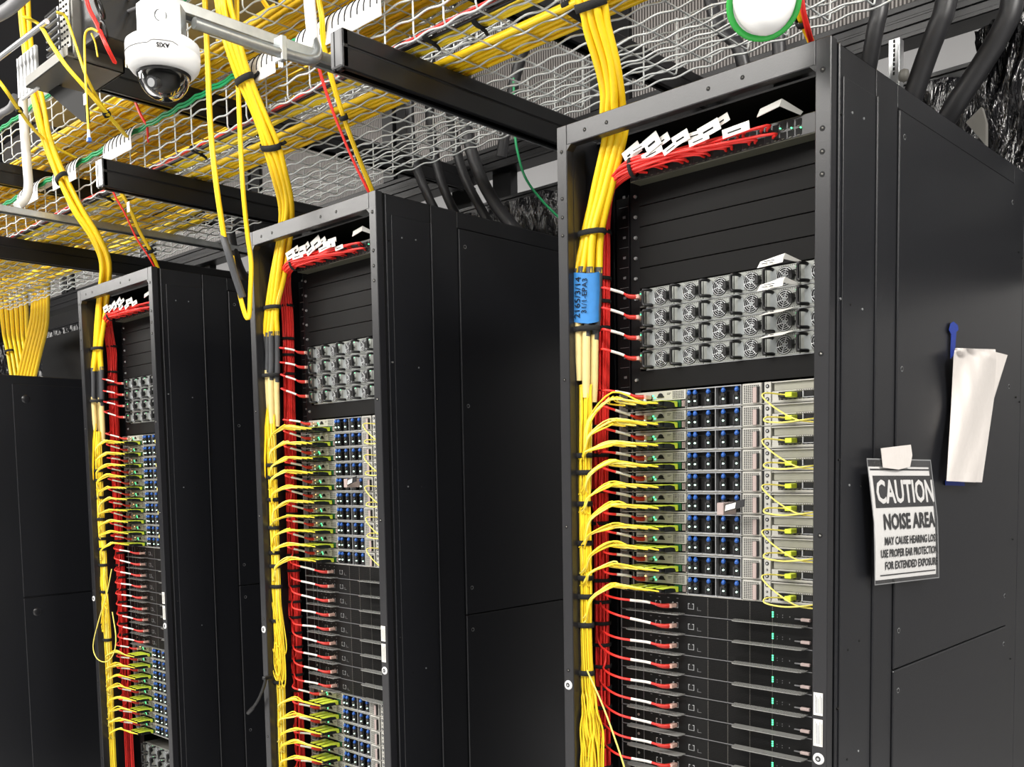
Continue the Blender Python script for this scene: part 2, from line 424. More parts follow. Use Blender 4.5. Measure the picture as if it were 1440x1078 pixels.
copy_tree(rack0, (rx(1), 0, -HZ), 'middle tall black open-front rack between the two others', 'black server racks')
copy_tree(rack0, (rx(2), 0, -HZ), 'far left open-front black rack, smallest of the three in view', 'black server racks')

# ------------------------------------------------------------------ power shelves
def make_power_shelf():
    t = thing('power_shelf', (0, 0, 0), '', 'power shelf')
    b = MB()
    b.box(0.002, 0.4175, 0.004, 0.45, 0.0005, 0.0418, 'box_steel')
    b.box(-0.001, 0.4185, 0.001, 0.006, 0.0, 0.0012, 'steel')
    b.build('chassis', t)
    b = MB()   # controller with the two jacks at the left
    b.box(-0.014, 0.0, -0.004, 0.05, 0.003, 0.038, 'box_steel', 0.001)
    b.box(-0.013, -0.003, -0.0045, -0.004, 0.006, 0.016, 'hole_black')
    b.box(-0.012, -0.009, -0.005, -0.004, 0.03, 0.033, 'led_green')
    b.build('controller', t)
    for i in range(6):
        x = 0.0006 + i*0.0696; w_ = 0.0684
        b = MB()
        b.box(x, x+w_, 0.0, 0.006, 0.0012, 0.0412, 'psu_plate', 0.0006)
        b.prism([(x+0.0085, -0.0004, 0.008), (x+0.0235, -0.0004, 0.006), (x+0.0205, -0.0004, 0.034), (x+0.0085, -0.0004, 0.036)], (0, -0.0008, 0), 'psu_blade')
        for q in range(9):
            xx = x+0.0255+q*0.0045
            for zz in (0.0045, 0.0385):
                b.box(xx, xx+0.0016, -0.0004, 0.0002, zz, zz+0.0012, 'hole_black')
        b.box(x+0.0545, x+0.060, -0.0005, 0.0, 0.0285, 0.030, 'hole_black')
        b.cyl((x+0.0612, 0.0, 0.0345), (x+0.0612, -0.001, 0.0345), 0.0011, 'led_green', 8)
        b.cyl((x+0.0560, 0.0, 0.0365), (x+0.0560, -0.0006, 0.0365), 0.0009, 'steel', 8)
        m = b.build('power_supply', t)
        c = (x+0.0375, 0, 0.0205)
        b = MB(); b.cyl((c[0], -0.0003, c[2]), (c[0], -0.0006, c[2]), 0.0178, 'hole_black', 16, smooth=False)
        for rr, th in ((0.0040, 0.0011), (0.0078, 0.0009), (0.0118, 0.0009), (0.0158, 0.0010)):
            b.ring((c[0], -0.0010, c[2]), (0, 1, 0), rr, th*0.72, 'steel', 16, 4)
        for q in range(6):
            a = q*math.pi/3+0.25; ca, sa = math.cos(a), math.sin(a)
            b.cyl((c[0]+ca*0.004, -0.0011, c[2]+sa*0.004), (c[0]+ca*0.0160, -0.0011, c[2]+sa*0.0160), 0.0008, 'steel', 5)
        b.cyl((c[0], -0.0006, c[2]), (c[0], -0.0015, c[2]), 0.0032, 'psu_blade', 12)
        b.build('fan_grille', m)
        b = MB()   # bracket-shaped pull handle
        b.tube(smooth([(x+0.013, 0.0, 0.0355), (x+0.012, -0.006, 0.0365), (x+0.006, -0.016, 0.0365), (x+0.003, -0.017, 0.034), (x+0.0028, -0.017, 0.020),
                (x+0.003, -0.017, 0.008), (x+0.006, -0.016, 0.0055), (x+0.013, -0.006, 0.0055), (x+0.0155, 0.0, 0.0055)], 3), 0.0034, 'plastic_black', 6)
        b.build('handle', m)
        b = MB(); b.box(x+0.0500, x+0.0585, -0.012, 0, 0.0120, 0.0280, 'plastic_black', 0.001)
        b.box(x+0.0578, x+0.0635, -0.003, 0, 0.0185, 0.0205, 'plastic_black'); b.build('latch', m)
    return t
psu0 = make_power_shelf()
psu_first = True
def place_psu(k, z, i, extra=''):
    global psu_first
    lab = 'grey power supply shelf, %s from the top in %s' % (ORD[i], RN[k]) if not extra else extra
    loc = (rx(k)-0.462, 0.12, z)
    if psu_first: psu0.location = loc; psu0['label'] = lab; psu0['group'] = 'power supply shelves'; psu_first = False
    else: copy_tree(psu0, loc, lab, 'power supply shelves')
PSUZ = [-0.333-0.0425*(i+1) + 0.0005 for i in range(4)]

# ------------------------------------------------------------------ silver servers
def make_silver():
    t = thing('silver_server', (0, 0, 0), '', 'server')
    b = MB()
    b.box(0.020, 0.452, 0.012, 0.55, 0.001, 0.0412, 'server_steel')
    b.box(0.0, 0.0025, -0.001, 0.03, 0.0, 0.0405, 'steel'); b.box(0.0, 0.020, 0.002, 0.004, 0.0, 0.041, 'box_steel')
    b.box(0.033, 0.0345, 0.0, 0.012, 0.002, 0.04, 'steel')
    b.box(0.0025, 0.461, -0.001, 0.015, -0.0002, 0.0012, 'server_light')
    b.build('chassis', t)
    # left: perforated plate above, four transceiver ports below
    b = MB(); x0, x1 = 0.042, 0.1695
    b.box(x0, x1, 0.0, 0.012, 0.0205, 0.0408, 'server_light', 0.0005)
    for i in range(7):
        for j in range(5):
            b.box(x1-0.032+i*0.0040, x1-0.032+i*0.0040+0.0024, -0.0004, 0.0002, 0.0235+j*0.0032, 0.0235+j*0.0032+0.0019, 'hole_black')
    for i in range(5):
        for j in range(4): b.box(x0+0.003+i*0.004, x0+0.003+i*0.004+0.0024, -0.0004, 0.0002, 0.0235+j*0.0035, 0.0255+j*0.0035, 'hole_black')
    b.prism([(x1-0.062+0.0065*math.cos(a), -0.0004, 0.030+0.0065*math.sin(a)) for a in [math.pi*q/8 for q in range(9)]], (0, -0.0012, 0), 'hole_black')
    b.box(x1-0.0705, x1-0.0535, -0.0016, -0.0004, 0.0275, 0.0300, 'hole_black')
    b.box(x1-0.046, x1-0.036, -0.0005, 0.0, 0.035, 0.0358, 'ink'); b.box(x1-0.046, x1-0.039, -0.0005, 0.0, 0.0325, 0.0333, 'ink')
    b.box(x0+0.030, x0+0.045, -0.0006, 0.0, 0.0225, 0.0335, 'hole_black')
    b.build('port_plate', t)
    b = MB()
    b.box(x0, x1, 0.006, 0.012, 0.0015, 0.0205, 'hole_black')
    b.box(x0, x1, 0.0, 0.006, 0.0015, 0.0028, 'server_steel'); b.box(x1-0.0015, x1, 0, 0.006, 0.0015, 0.0205, 'server_light')
    b.box(x1-0.030, x1-0.013, 0.0, 0.006, 0.006, 0.0195, 'pcb_green')
    for q in (0.0035, 0.0075):
        b.box(x1-0.012+q-0.0015, x1-0.012+q+0.0005, 0.0, 0.006, 0.006, 0.0185, 'handle_pink')
    b.build('transceiver_bay', t)
    for px, pz, mt in ((x1-0.0215, 0.0135, 'led_green'), (x0+0.024, 0.033, 'led_amber'), (x0+0.024, 0.0265, 'led_white'), (x0+0.047, 0.032, 'led_green'), (x0+0.051, 0.027, 'led_green')):
        b = MB(); b.cyl((px, 0.001, pz), (px, -0.0015, pz), 0.0019, mt, 8); b.build('status_light', t)
    # middle: frame with five drive carriers
    b = MB(); x0, x1 = 0.1725, 0.2975
    b.box(x0, x1, 0.010, 0.012, 0.002, 0.0405, 'hole_black')
    for a in ((x0, x1, 0.0390, 0.0408), (x0, x1, 0.0015, 0.0035)): b.box(a[0], a[1], -0.001, 0.012, a[2], a[3], 'steel')
    for a in (x0, x1-0.0018, x0+0.0660): b.box(a, a+0.0014, -0.001, 0.012, 0.0015, 0.0408, 'steel')
    for q in range(3): b.box(x0+0.028+q*0.036, x0+0.036+q*0.036, -0.0025, 0.0, 0.0020, 0.0038, 'steel')
    b.build('drive_bay', t)
    for cx in (x0+0.0065, x0+0.0205, x0+0.0515, x0+0.0860, x0+0.1160):
        b = MB()
        b.box(cx-0.0060, cx+0.0060, -0.002, 0.010, 0.0045, 0.0300, 'plastic_black', 0.0012)
        b.box(cx-0.0040, cx+0.0040, -0.006, -0.002, 0.0200, 0.0265, 'sheet_black', 0.001)
        b.box(cx-0.0105, cx-0.0072, 0.0, 0.010, 0.006, 0.022, 'sheet_black')
        c = b.build('drive_carrier', t)
        b = MB(); b.lathe((cx, -0.0005, 0.0318), [(0.0042, 0), (0.0045, 0.004), (0.0034, 0.0058), (0.0001, 0.0062)], 'blue_plastic', 10, (0, -1, 0))
        b.box(cx-0.0028, cx+0.0028, -0.0045, -0.001, 0.0335, 0.0375, 'blue_plastic', 0.0008); b.build('release_knob', c)
        b = MB(); b.cyl((cx-0.0005, -0.002, 0.0150), (cx-0.0005, -0.0045, 0.0150), 0.0015, 'led_white', 8); b.build('status_light', c)
    # right: perforated latch plate with pull
    b = MB(); x0, x1 = 0.3005, 0.3425
    b.box(x0, x1, -0.003, 0.012, 0.0012, 0.0410, 'server_light', 0.0012)
    for i in range(8):
        for j in range(10):
            if i > 4 and j < 8: continue
            xx = x0+0.004+i*0.0042; zz = 0.0045+j*0.0034
            b.box(xx, xx+0.0025, -0.0034, -0.0028, zz, zz+0.0021, 'hole_black')
    b.build('latch_plate', t)
    b = MB(); b.box(x0+0.0255, x0+0.0345, -0.009, -0.003, 0.0025, 0.0325, 'handle_pink', 0.001)
    b.box(x0+0.0345, x0+0.0375, -0.008, -0.003, 0.004, 0.034, 'plastic_black'); b.build('pull_latch', t)
    b = MB(); b.box(0.3475, 0.362, -0.002, 0.012, 0.0008, 0.0412, 'server_light', 0.0008)
    b.box(0.3430, 0.3470, 0.0, 0.012, 0.0, 0.0412, 'hole_black')
    for z in (0.0085, 0.0205, 0.033): b.cyl((0.3545, -0.0022, z), (0.3545, -0.0028, z), 0.0038 if z != 0.0205 else 0.002, 'hole_black', 10); b.cyl((0.3545, -0.003, z), (0.3545, -0.0034, z), 0.002 if z != 0.0205 else 0.001, 'steel', 8)
    b.build('mounting_ear', t)
    b = MB()
    b.box(0.366, 0.461, 0.002, 0.40, 0.0230, 0.0395, 'lid_steel', 0.0008); b.box(0.364, 0.461, -0.003, 0.012, 0.0385, 0.0405, 'server_light')
    b.box(0.364, 0.461, -0.002, 0.012, 0.0015, 0.0050, 'server_light'); b.box(0.364, 0.377, -0.001, 0.01, 0.0050, 0.0225, 'server_light')
    b.box(0.377, 0.461, 0.004, 0.01, 0.0050, 0.0225, 'lid_steel'); b.box(0.377, 0.461, -0.001, 0.004, 0.0205, 0.0228, 'server_light')
    for i in range(9):
        b.box(0.381+i*0.009, 0.3835+i*0.009, -0.0005, 0.004, 0.0055, 0.0070, 'hole_black'); b.box(0.414+i*0.0045, 0.416+i*0.0045, -0.0014, 0, 0.0210, 0.0222, 'hole_black')
    b.box(0.380, 0.400, -0.0002, 0.006, 0.0085, 0.0185, 'hole_black'); b.box(0.411, 0.423, -0.0002, 0.006, 0.0085, 0.0180, 'hole_black')
    b.box(0.430, 0.447, -0.0002, 0.006, 0.0085, 0.0185, 'hole_black'); b.box(0.426, 0.4285, -0.002, 0.004, 0.007, 0.0195, 'steel')
    b.box(0.4275, 0.4495, -0.002, 0.0, 0.0070, 0.0084, 'steel')
    b.build('network_card', t)
    return t
silver0 = make_silver(); silver_first = True
def place_silver(k, z, i, where):
    global silver_first
    lab = 'silver-fronted server, %s from top of %s block, %s' % (ORD[i], where, RN[k])
    loc = (rx(k)-0.534, 0.12, z)
    if silver_first: silver0.location = loc; silver0['label'] = lab; silver0['group'] = 'silver servers'; silver_first = False
    else: copy_tree(silver0, loc, lab, 'silver servers')

# ------------------------------------------------------------------ black servers
def make_black():
    t = thing('black_server', (0, 0, 0), '', 'server')
    b = MB(); b.box(0.0, 0.461, 0.0, 0.55, 0.0015, 0.0410, 'server_black')
    b.box(0.0, 0.461, -0.0015, 0.01, 0.0, 0.0014, 'rubber_grey')
    b.box(0.0, 0.002, -0.0015, 0.0, 0.0015, 0.041, 'rubber_grey')
    b.build('chassis', t)
    b = MB()
    for x in (0.0375, 0.0585): b.box(x, x+0.0012, -0.0008, 0.0, 0.002, 0.041, 'rubber_grey')
    for x in (0.2205, 0.2665, 0.3165, 0.3655):
        for j in range(12): b.box(x-0.0006, x+0.0006, -0.0008, 0.0, 0.0025+j*0.0032, 0.0045+j*0.0032, 'box_steel')
    for (xa, xb) in ((0.2225, 0.265), (0.2685, 0.315), (0.3185, 0.362)):
        for j in range(12): b.box(xa, xb, -0.0004, 0.0, 0.0028+j*0.0032, 0.0040+j*0.0032, 'blank_black')
    for i, x in enumerate((0.079, 0.101, 0.124, 0.147)):
        b.box(x-0.0022, x+0.0022, -0.0006, 0.0, 0.0330, 0.0345, 'rubber_grey')
    o = b.build('front_panel', t)
    for x in (0.098, 0.141, 0.180):
        b = MB(); z = 0.0195
        b.box(x-0.0070, x+0.0070, -0.0006, 0.0002, z-0.006, z+0.006, 'steel')
        b.box(x-0.0058, x+0.0058, -0.0009, 0.0004, z-0.005, z+0.0045, 'hole_black'); b.box(x-0.003, x+0.003, -0.0010, 0, z+0.0045, z+0.008, 'hole_black')
        b.build('network_port', t)
    b = MB(); b.box(0.195, 0.196, -0.0006, 0, 0.012, 0.019, 'rubber_grey'); b.box(0.195, 0.204, -0.0006, 0, 0.012, 0.0128, 'rubber_grey'); b.build('port_mark', t)
    b = MB()
    for j in range(3): b.box(0.3645, 0.3675, -0.0014, 0, 0.0140+j*0.0042, 0.0168+j*0.0042, 'led_green')
    b.build('status_light', t)
    b = MB()
    for x in (0.375, 0.386): b.box(x, x+0.0014, -0.001, 0, 0.019, 0.0205, 'rubber_grey'); b.box(x, x+0.0014, -0.001, 0, 0.0145, 0.016, 'rubber_grey')
    b.box(0.401, 0.4025, -0.001, 0, 0.0165, 0.019, 'rubber_grey'); b.build('button', t)
    # tongue-shaped clear pull tabs standing out under the front edge
    for xa, xb in ((0.024, 0.165), (0.283, 0.44)):
        b = MB(); y = -0.026
        pl = [(xa, 0.0), (xa, y*0.55), (xa+0.006, y*0.9), (xa+0.014, y), (xb-0.010, y), (xb-0.003, y*0.9), (xb, y*0.6), (xb, 0.0)]
        b.prism([(p[0], p[1], 0.0012+0.001) for p in pl], (0, 0, 0.0016), 'tab_clear')
        for i in range(5): b.box(xa+0.05+i*0.016, xa+0.056+i*0.016, y+0.004, y+0.007, 0.0039, 0.0042, 'rubber_grey')
        b.build('pull_tab', t)
    b = MB(); b.box(0.415, 0.428, -0.0075, -0.004, 0.0150, 0.0170, 'rubber_grey'); b.box(0.428, 0.447, -0.010, -0.003, 0.0125, 0.0185, 'handle_pink', 0.001); b.build('release_tab', t)
    return t
black0 = make_black(); black_first = True
def place_black(k, z, i):
    global black_first
    lab = 'flat black server, %s from top of its block, %s' % (ORD[i], RN[k])
    loc = (rx(k)-0.534, 0.12, z)
    if black_first: black0.location = loc; black0['label'] = lab; black0['group'] = 'black servers'; black_first = False
    else: copy_tree(black0, loc, lab, 'black servers')

ZS0 = -0.547      # top of silver block
for k in range(3):
    for i in range(4): place_psu(k, PSUZ[i], i)
    for i in range(10): place_silver(k, ZS0-U*(i+1), i, 'upper')
    for i in range(9): place_black(k, ZS0-U*(10+i+1), i)
    if k:
        for i in range(8): place_silver(k, ZS0-U*(19+i+1), i, 'lower')
    else:
        for i in range(2): place_silver(k, ZS0-U*(19+i+1), i, 'lower')
for i in range(3): place_psu(2, ZS0-U*(28+i+1), i, 'grey power shelf below the lower servers, far left rack, %s down' % ORD[i])

# blank filler panels above the power shelves and between them and the servers
bp = None
def blank(k, z0, i, lab):
    b = MB(); b.box(rx(k)-0.478, rx(k)-0.074, 0.119, 0.1225, z0+0.0008, z0+U-0.0006, 'blank_black', 0.0008)
    return b.build('blank_panel', label=lab, cat='panel', group='blank filler panels')
for k in range(3):
    for i in range(5):
        blank(k, -0.121-U*(i+1)+0.001, i, 'matt black blank panel, %s below the network switch in %s' % (ORD[i], RN[k]))
    blank(k, -0.5455, 9, 'matt black blank panel under the power shelves of %s' % RN[k])

# ------------------------------------------------------------------ top switch and the red cabling
for k in range(3):
    X = rx(k)
    t = thing('network_switch', (X-0.30, 0.12, -0.121), 'olive grey network switch under the roof of %s' % RN[k], 'network switch', 'network switches')
    b = MB(); b.box(X-0.475, X-0.065, 0.085, 0.42, -0.121, -0.083, 'olive_metal', 0.001); b.build('chassis', t)
    b = MB()
    b.box(X-0.472, X-0.068, 0.0835, 0.0851, -0.119, -0.085, 'sheet_black')
    for i in range(24):
        for z in (-0.117, -0.101): b.box(X-0.455+i*0.0152, X-0.455+i*0.0152+0.0115, 0.0828, 0.0838, z, z+0.0115, 'hole_black'); b.box(X-0.455+i*0.0152+.003, X-0.455+i*0.0152+0.008, 0.0822, 0.083, z-0.0012, z+0.0002, 'olive_metal')
    for i in range(40): b.box(X-0.462+i*0.0036, X-0.462+i*0.0036+0.0018, 0.0846, 0.0853, -0.1208, -0.1196, 'hole_black')
    b.build('port_panel', t)
    b = MB()
    for q in (0.0, 0.022, 0.04): b.cyl((X-0.135+q, 0.083, -0.098-q*0.2), (X-0.135+q, 0.080, -0.098-q*0.2), 0.0013, 'led_green', 8)
    b.build('status_light', t)
    b = MB(); b.prism([(X-0.165, 0.050, -0.078), (X-0.118, 0.046, -0.072), (X-0.112, 0.044, -0.061), (X-0.157, 0.048, -0.066)], (0, 0.002, 0), 'white_label'); b.prism([(X-0.112, 0.044, -0.061), (X-0.118, 0.046, -0.072), (X-0.095, 0.080, -0.085), (X-0.090, 0.08, -0.080)], (0, 0.001, 0), 'white_label'); b.build('cable_flag', t)

def port_tip(k, i): return Vector((rx(k)-0.43+((i*7) % 24)*0.0122, 0.078, -0.111+0.016*((i//2) % 2)))
def disc(n, r, seed):
    q = []
    for i in range(n):
        a = i*2.399963; rr = r*math.sqrt((i+0.5)/n); q.append((rr*math.cos(a), rr*math.sin(a)))
    return q
RED_X, RED_Y = -0.568, 0.108
def red_line(k, i, n, off, end, row_z):
    """one red patch cable from switch port down the trunk to its plug"""
    X = rx(k); ox, oy = off
    p0 = port_tip(k, i)
    bx = lambda z: X + RED_X - 0.012*max(0, min(1, (-z-0.2)/0.5)) + ox*1.0
    pts = [p0 + Vector((0, 0.004, 0)), p0 + Vector((-0.006, -0.022, 0.0)), Vector((X-0.425+ox, 0.052+oy*0.8, -0.100+ox*0.9)), Vector((X-0.49+ox*0.5, 0.062+oy, -0.112+ox*0.9)),
           Vector((X-0.535+ox*0.8, 0.082+oy, -0.135+ox*0.6)), Vector((bx(-.18)+0.006, 0.100+oy, -0.185)), Vector((bx(-.25), RED_Y+oy, -0.25))]
    if end is None:
        for z in (-0.45, -0.7, -0.95, -1.2, -1.45, -1.75, -2.0): pts.append(Vector((bx(z)+R.uniform(-.0015, .0015), RED_Y+oy+R.uniform(-.0015, .0015), z)))
    else:
        zx = row_z
        z = -0.25
        while z-0.2 > zx+0.06: z -= 0.2; pts.append(Vector((bx(z)+R.uniform(-.0012, .0012), RED_Y+oy, z)))
        s = R.uniform(0.028, 0.055)
        pts.append(Vector((bx(zx)+0.004, RED_Y-0.012+oy*0.5, zx+s)))
        pts.append(Vector((X-0.548, 0.075, zx+s*0.6-0.002)))
    return pts

def red_cable(k, i, off, end, row_z, lab, grp):
    pts = red_line(k, i, 40, off, end, row_z)
    if end is None:
        b = MB(); b.tube(smooth(pts, 4), 0.0026, 'red_cable', 5)
        return b.build('red_patch_cable', label=lab, cat='cable', group=grp)
    e = Vector(end); a = pts[-1]
    mid = Vector((a.x+(e.x-a.x)*0.42, 0.045, a.z+(e.z-a.z)*0.40+0.004)); mid2 = Vector((a.x+(e.x-a.x)*0.74, e.y-0.044, e.z+0.008))
    sm = smooth(pts+[mid, mid2, e+Vector((-0.012, -0.030, 0.001)), e+Vector((0, -0.012, 0))], 5)
    base = thing('red_patch_cable', tuple(e), lab, 'cable', grp)
    b = MB(); b.tube(sm, 0.0026, 'red_cable', 6); b.build('jacket', base)
    b = MB(); n = len(sm); b.tube(sm[n-14:n-9], 0.0030, 'white_label', 7); o = b.build('label_sleeve', base); o['label'] = 'white wrapped label sleeve'
    b = MB(); b.tube(sm[n-8:n-1], [0.0034, 0.0040, 0.0044, 0.0046, 0.005, 0.005, 0.005], 'red_boot', 7); b.build('boot', base)
    b = MB(); b.box(e.x-0.0056, e.x+0.0056, e.y-0.020, e.y, e.z-0.004, e.z+0.004, 'clear_plug', 0.0008); b.box(e.x-0.004, e.x+0.004, e.y-0.004, e.y-0.001, e.z-0.0045, e.z-0.0038, 'brass'); b.build('plug', base)
    return base
for k in range(3):
    X = rx(k); offs = disc(40, 0.0172, 1); n = 0
    order = list(range(40)); R.shuffle(order)
    for i in range(4):
        z = PSUZ[i]+0.024
        red_cable(k, n, offs[order[n]], (X-0.462-0.008, 0.116, z), z, 'red cable plugged into the %s power shelf of %s' % (ORD[i], RN[k]), 'red cables on power shelves'); n += 1
    for i in range(10):
        z = ZS0-U*(i+1)+0.029
        red_cable(k, n, offs[order[n]], (X-0.534+0.080, 0.119, z), z, 'red cable plugged into the %s silver server of %s' % (ORD[i], RN[k]), 'red cables on silver servers'); n += 1
    for i in range(9):
        z = ZS0-U*(11+i)+0.0195
        red_cable(k, n, offs[order[n]], (X-0.534+0.141, 0.118, z), z, 'red cable on the %s black server of %s' % (ORD[i], RN[k]), 'red cables on black servers'); n += 1
    if k:
        for i in range(8):
            z = ZS0-U*(20+i)+0.029
            red_cable(k, n, offs[order[n]], (X-0.534+0.080, 0.119, z), z, 'red cable on the %s lower silver server of %s' % (ORD[i], RN[k]), 'red cables on lower silver servers'); n += 1
    while n < 40:
        red_cable(k, n, offs[order[n]], None, 0, 'red cable running straight down the bundle of %s' % RN[k], 'red cables of the bundle in %s' % RN[k]); n += 1
    # paper flags fixed to the red cables
    for i in range(12):
        u = i/11
        p = Vector((X-0.46+0.225*u+R.uniform(-.008, .008), 0.040+R.uniform(-.004, .006), -0.097+0.010*math.sin(i*2.1)+R.uniform(0, .008)))
        L = R.uniform(0.038, 0.060); a = R.uniform(-0.1, 0.75); ca, sa = math.cos(a), math.sin(a); h = R.uniform(0.015, 0.026)
        b = MB(); q0 = p; q1 = p+Vector((L*ca, -0.004, L*sa*0.4)); up = Vector((-sa*h*0.7, -0.003, h))
        if i % 3: up = up*0.6
        b.prism([q0, q1, q1+up, q0+up], (0, 0.0006, 0), 'white_label')
        b.prism([q0+(q1-q0)*0.2+up*0.35+Vector((0, -.0003, 0)), q0+(q1-q0)*0.7+up*0.35+Vector((0, -.0003, 0)), q0+(q1-q0)*0.7+up*0.5+Vector((0, -.0003, 0)), q0+(q1-q0)*0.2+up*0.5+Vector((0, -.0003, 0))], (0, -0.0002, 0), 'ink')
        b.build('cable_flag', label='white flag on the red cables, roof of %s' % RN[k], cat='label', group='paper flags in %s' % RN[k])

# ------------------------------------------------------------------ hook-and-loop ties
def strap(c, ax, rx_, ry_, h, lab, grp, a=(1, 0, 0)):
    c = Vector(c); ax = Vector(ax).normalized(); A = Vector(a); A = (A-ax*A.dot(ax)).normalized(); B = ax.cross(A); n = 20
    b = MB(); vs = []
    for (rr, hh) in ((0, -h/2), (0.0018, -h/2), (0.0024, 0), (0.0018, h/2), (0, h/2)):
        for i in range(n):
            t = 2*math.pi*i/n; vs.append(c+A*((rx_+rr)*math.cos(t))+B*((ry_+rr)*math.sin(t))+ax*hh)
    b.add(vs, [(j*n+i, j*n+(i+1) % n, (j+1)*n+(i+1) % n, (j+1)*n+i) for j in range(4) for i in range(n)], 'velcro', True)
    # tail of the tie
    if h < 0.0125: return b.build('cable_tie', label=lab, cat='cable tie', group=grp)
    p = c-B*ry_*0.9+A*rx_*0.75
    b.tube(smooth([c-B*(ry_+0.003)+A*rx_*0.2, p-B*0.006, p-B*0.009+A*0.010-ax*0.004], 3), h*0.30, 'velcro', 5)
    return b.build('cable_tie', label=lab, cat='cable tie', group=grp)
def zof(v, Y=0.05, u=838): return at(u, v, Y=Y).z
for k in range(3):
    X = rx(k)
    for v in (293, 328, 393, 425, 462, 568, 600, 640, 690, 735, 815, 845, 875, 905, 935, 965, 992, 1018, 1045, 1075):
        z = zof(v, 0.1)
        if z > -0.2: continue
        cx = X+RED_X-0.012*max(0, min(1, (-z-0.2)/0.5))
        strap((cx, RED_Y, z), (0, 0, 1), 0.0195, 0.0195, 0.008, 'black tie around the red bundle of %s' % RN[k], 'ties on the red bundle of %s' % RN[k])
    strap((X-0.535, 0.082, -0.137), (0.7, 0.3, -0.6), 0.021, 0.020, 0.009, 'black tie where the red cables bend down in %s' % RN[k], None)
    strap((X-0.445, 0.055, -0.103), (1, 0.1, 0.1), 0.019, 0.017, 0.008, 'black tie around red cables right of the bend in %s' % RN[k], None, a=(0, 0, 1))

# ------------------------------------------------------------------ yellow fibre: thick trunk cables
def trunk_centre(k):
    X = rx(k)
    # from the upper tray, in front of the lower tray's rim, through the rack roof, down the left side
    P = [at(u, v, Y=y) for (u, v), y in zip(TPX[k], TPY[k])]
    top = P[0]
    if k == 0: head = [top+Vector((-0.10, -0.10, 0.42)), top+Vector((-0.075, -0.085, 0.26)), top+Vector((-0.03, -0.04, 0.11))]
    else: head = [top+Vector((-0.03, 0.0, 0.30)), top+Vector((-0.02, 0.0, 0.15))]
    return head+P+[Vector((X-0.483, 0.046, -0.03)), Vector((X-0.520, 0.048, -0.13)), Vector((X-0.545, 0.042, -0.22)), Vector((X-0.556, 0.038, -0.30))]
SLOTS = [(-0.0215, 0.005), (-0.0075, 0.008), (0.0065, 0.008), (0.0205, 0.005), (-0.0145, -0.0060), (-0.0005, -0.0065), (0.0135, -0.0060)]
TPX = {0: [(829, 0), (839, 40), (852, 88), (859, 128), (860, 160)], 1: [(312, 0), (318, 30), (328, 62), (343, 109), (366, 167), (380, 204), (392, 241), (402, 290)], 2: [(44, 110), (50, 130), (57, 155), (65, 193), (80, 237), (90, 257), (111, 297), (134, 334), (147, 370)]}
TPY = {0: [-.07, -.045, -.01, .02, .04], 1: [-.19, -.18, -.17, -.145, -.105, -.075, -.04, .02], 2: [-.20, -.19, -.18, -.165, -.14, -.125, -.09, -.04, .01]}
TI = {0: (5, 0.1), 1: (5, 8), 2: (6, 8)}
for k in range(3):
    cen = trunk_centre(k); nsl = len(SLOTS) - (1 if k == 2 else 0)
    for s in range(nsl):
        ox, oy = SLOTS[s]
        pts = []
        for i, c in enumerate(cen):
            w_ = 1.22 if i == len(cen)-1 else (0.86 if i in (len(cen)-2, TI[k][0]+1) else 1.0)
            pts.append(c+Vector((ox*w_*1.12, oy*w_*1.08 + (0.003*math.sin(i*1.7+s)), 0.002*math.sin(s*2+i))))
        sm = smooth(pts, 5); lab = 'thick yellow trunk cable dropping into %s' % RN[k]
        t = thing('fibre_trunk_cable', tuple(pts[-1]), lab, 'cable', 'thick yellow trunk cables of %s' % RN[k])
        b = MB(); b.tube(sm, 0.0078, 'yellow_cable', 9); b.build('jacket', t)
        # where the jacket ends: shrink sleeve and cream fan-out sleeve
        zt = pts[-1].z; dz = [0, -0.012, 0.006, -0.02, -0.006, 0.008, -0.014][s]
        p = pts[-1]; spread = 1.0+0.15*(k == 0)
        q1 = Vector((p.x-0.0065, p.y, zt-0.075+dz)); q2 = Vector((p.x-0.010-ox*0.1, p.y-0.001, zt-0.115+dz)); q3 = Vector((p.x-0.012-ox*0.30, p.y+0.001, zt-0.235+dz*1.5))
        b = MB(); b.tube(smooth([p+Vector((0, 0, 0.012)), (p+q1)/2, q1, q2], 3), 0.0083, 'grey_sleeve', 9); b.build('shrink_sleeve', t)
        b = MB(); b.tube(smooth([q2+Vector((0, 0, 0.01)), (q2+q3)/2, q3], 3), [0.0086]*5+[0.0080, 0.0068], 'cream_sleeve', 9); b.build('fan_out_sleeve', t)
        if s in (0, 3, 1):
            b = MB(); j = len(sm)-12+s; b.tube(sm[j:j+4], 0.0074, 'white_label', 9); o = b.build('label_sleeve', t); o['label'] = 'printed white wrap label'
    # ties
    grp = 'ties on the yellow trunk of %s' % RN[k]
    def tie_at(i, f, rx_=0.0335, ry_=0.0185, h=0.016):
        c = cen[i]*(1-f)+cen[i+1]*f; ax = (cen[i+1]-cen[i])
        strap(c, ax, rx_, ry_, h, 'black tie around the thick yellow trunk above %s' % RN[k], grp)
    if k == 0: tie_at(3, 0.15); 
    elif k == 1: tie_at(5, 0.05); tie_at(7, 0.05)
    else: tie_at(6, 0.7)
    z = -0.218; strap((rx(k)-0.545, 0.042, z), (0, 0, 1), 0.0335, 0.0185, 0.011, 'black tie around yellow trunk inside the top of %s' % RN[k], None)
    z = -0.415; strap((rx(k)-0.563, 0.038, z), (0, 0, 1), 0.037, 0.0225, 0.011, 'black tie around the fan-out sleeves of %s' % RN[k], None)

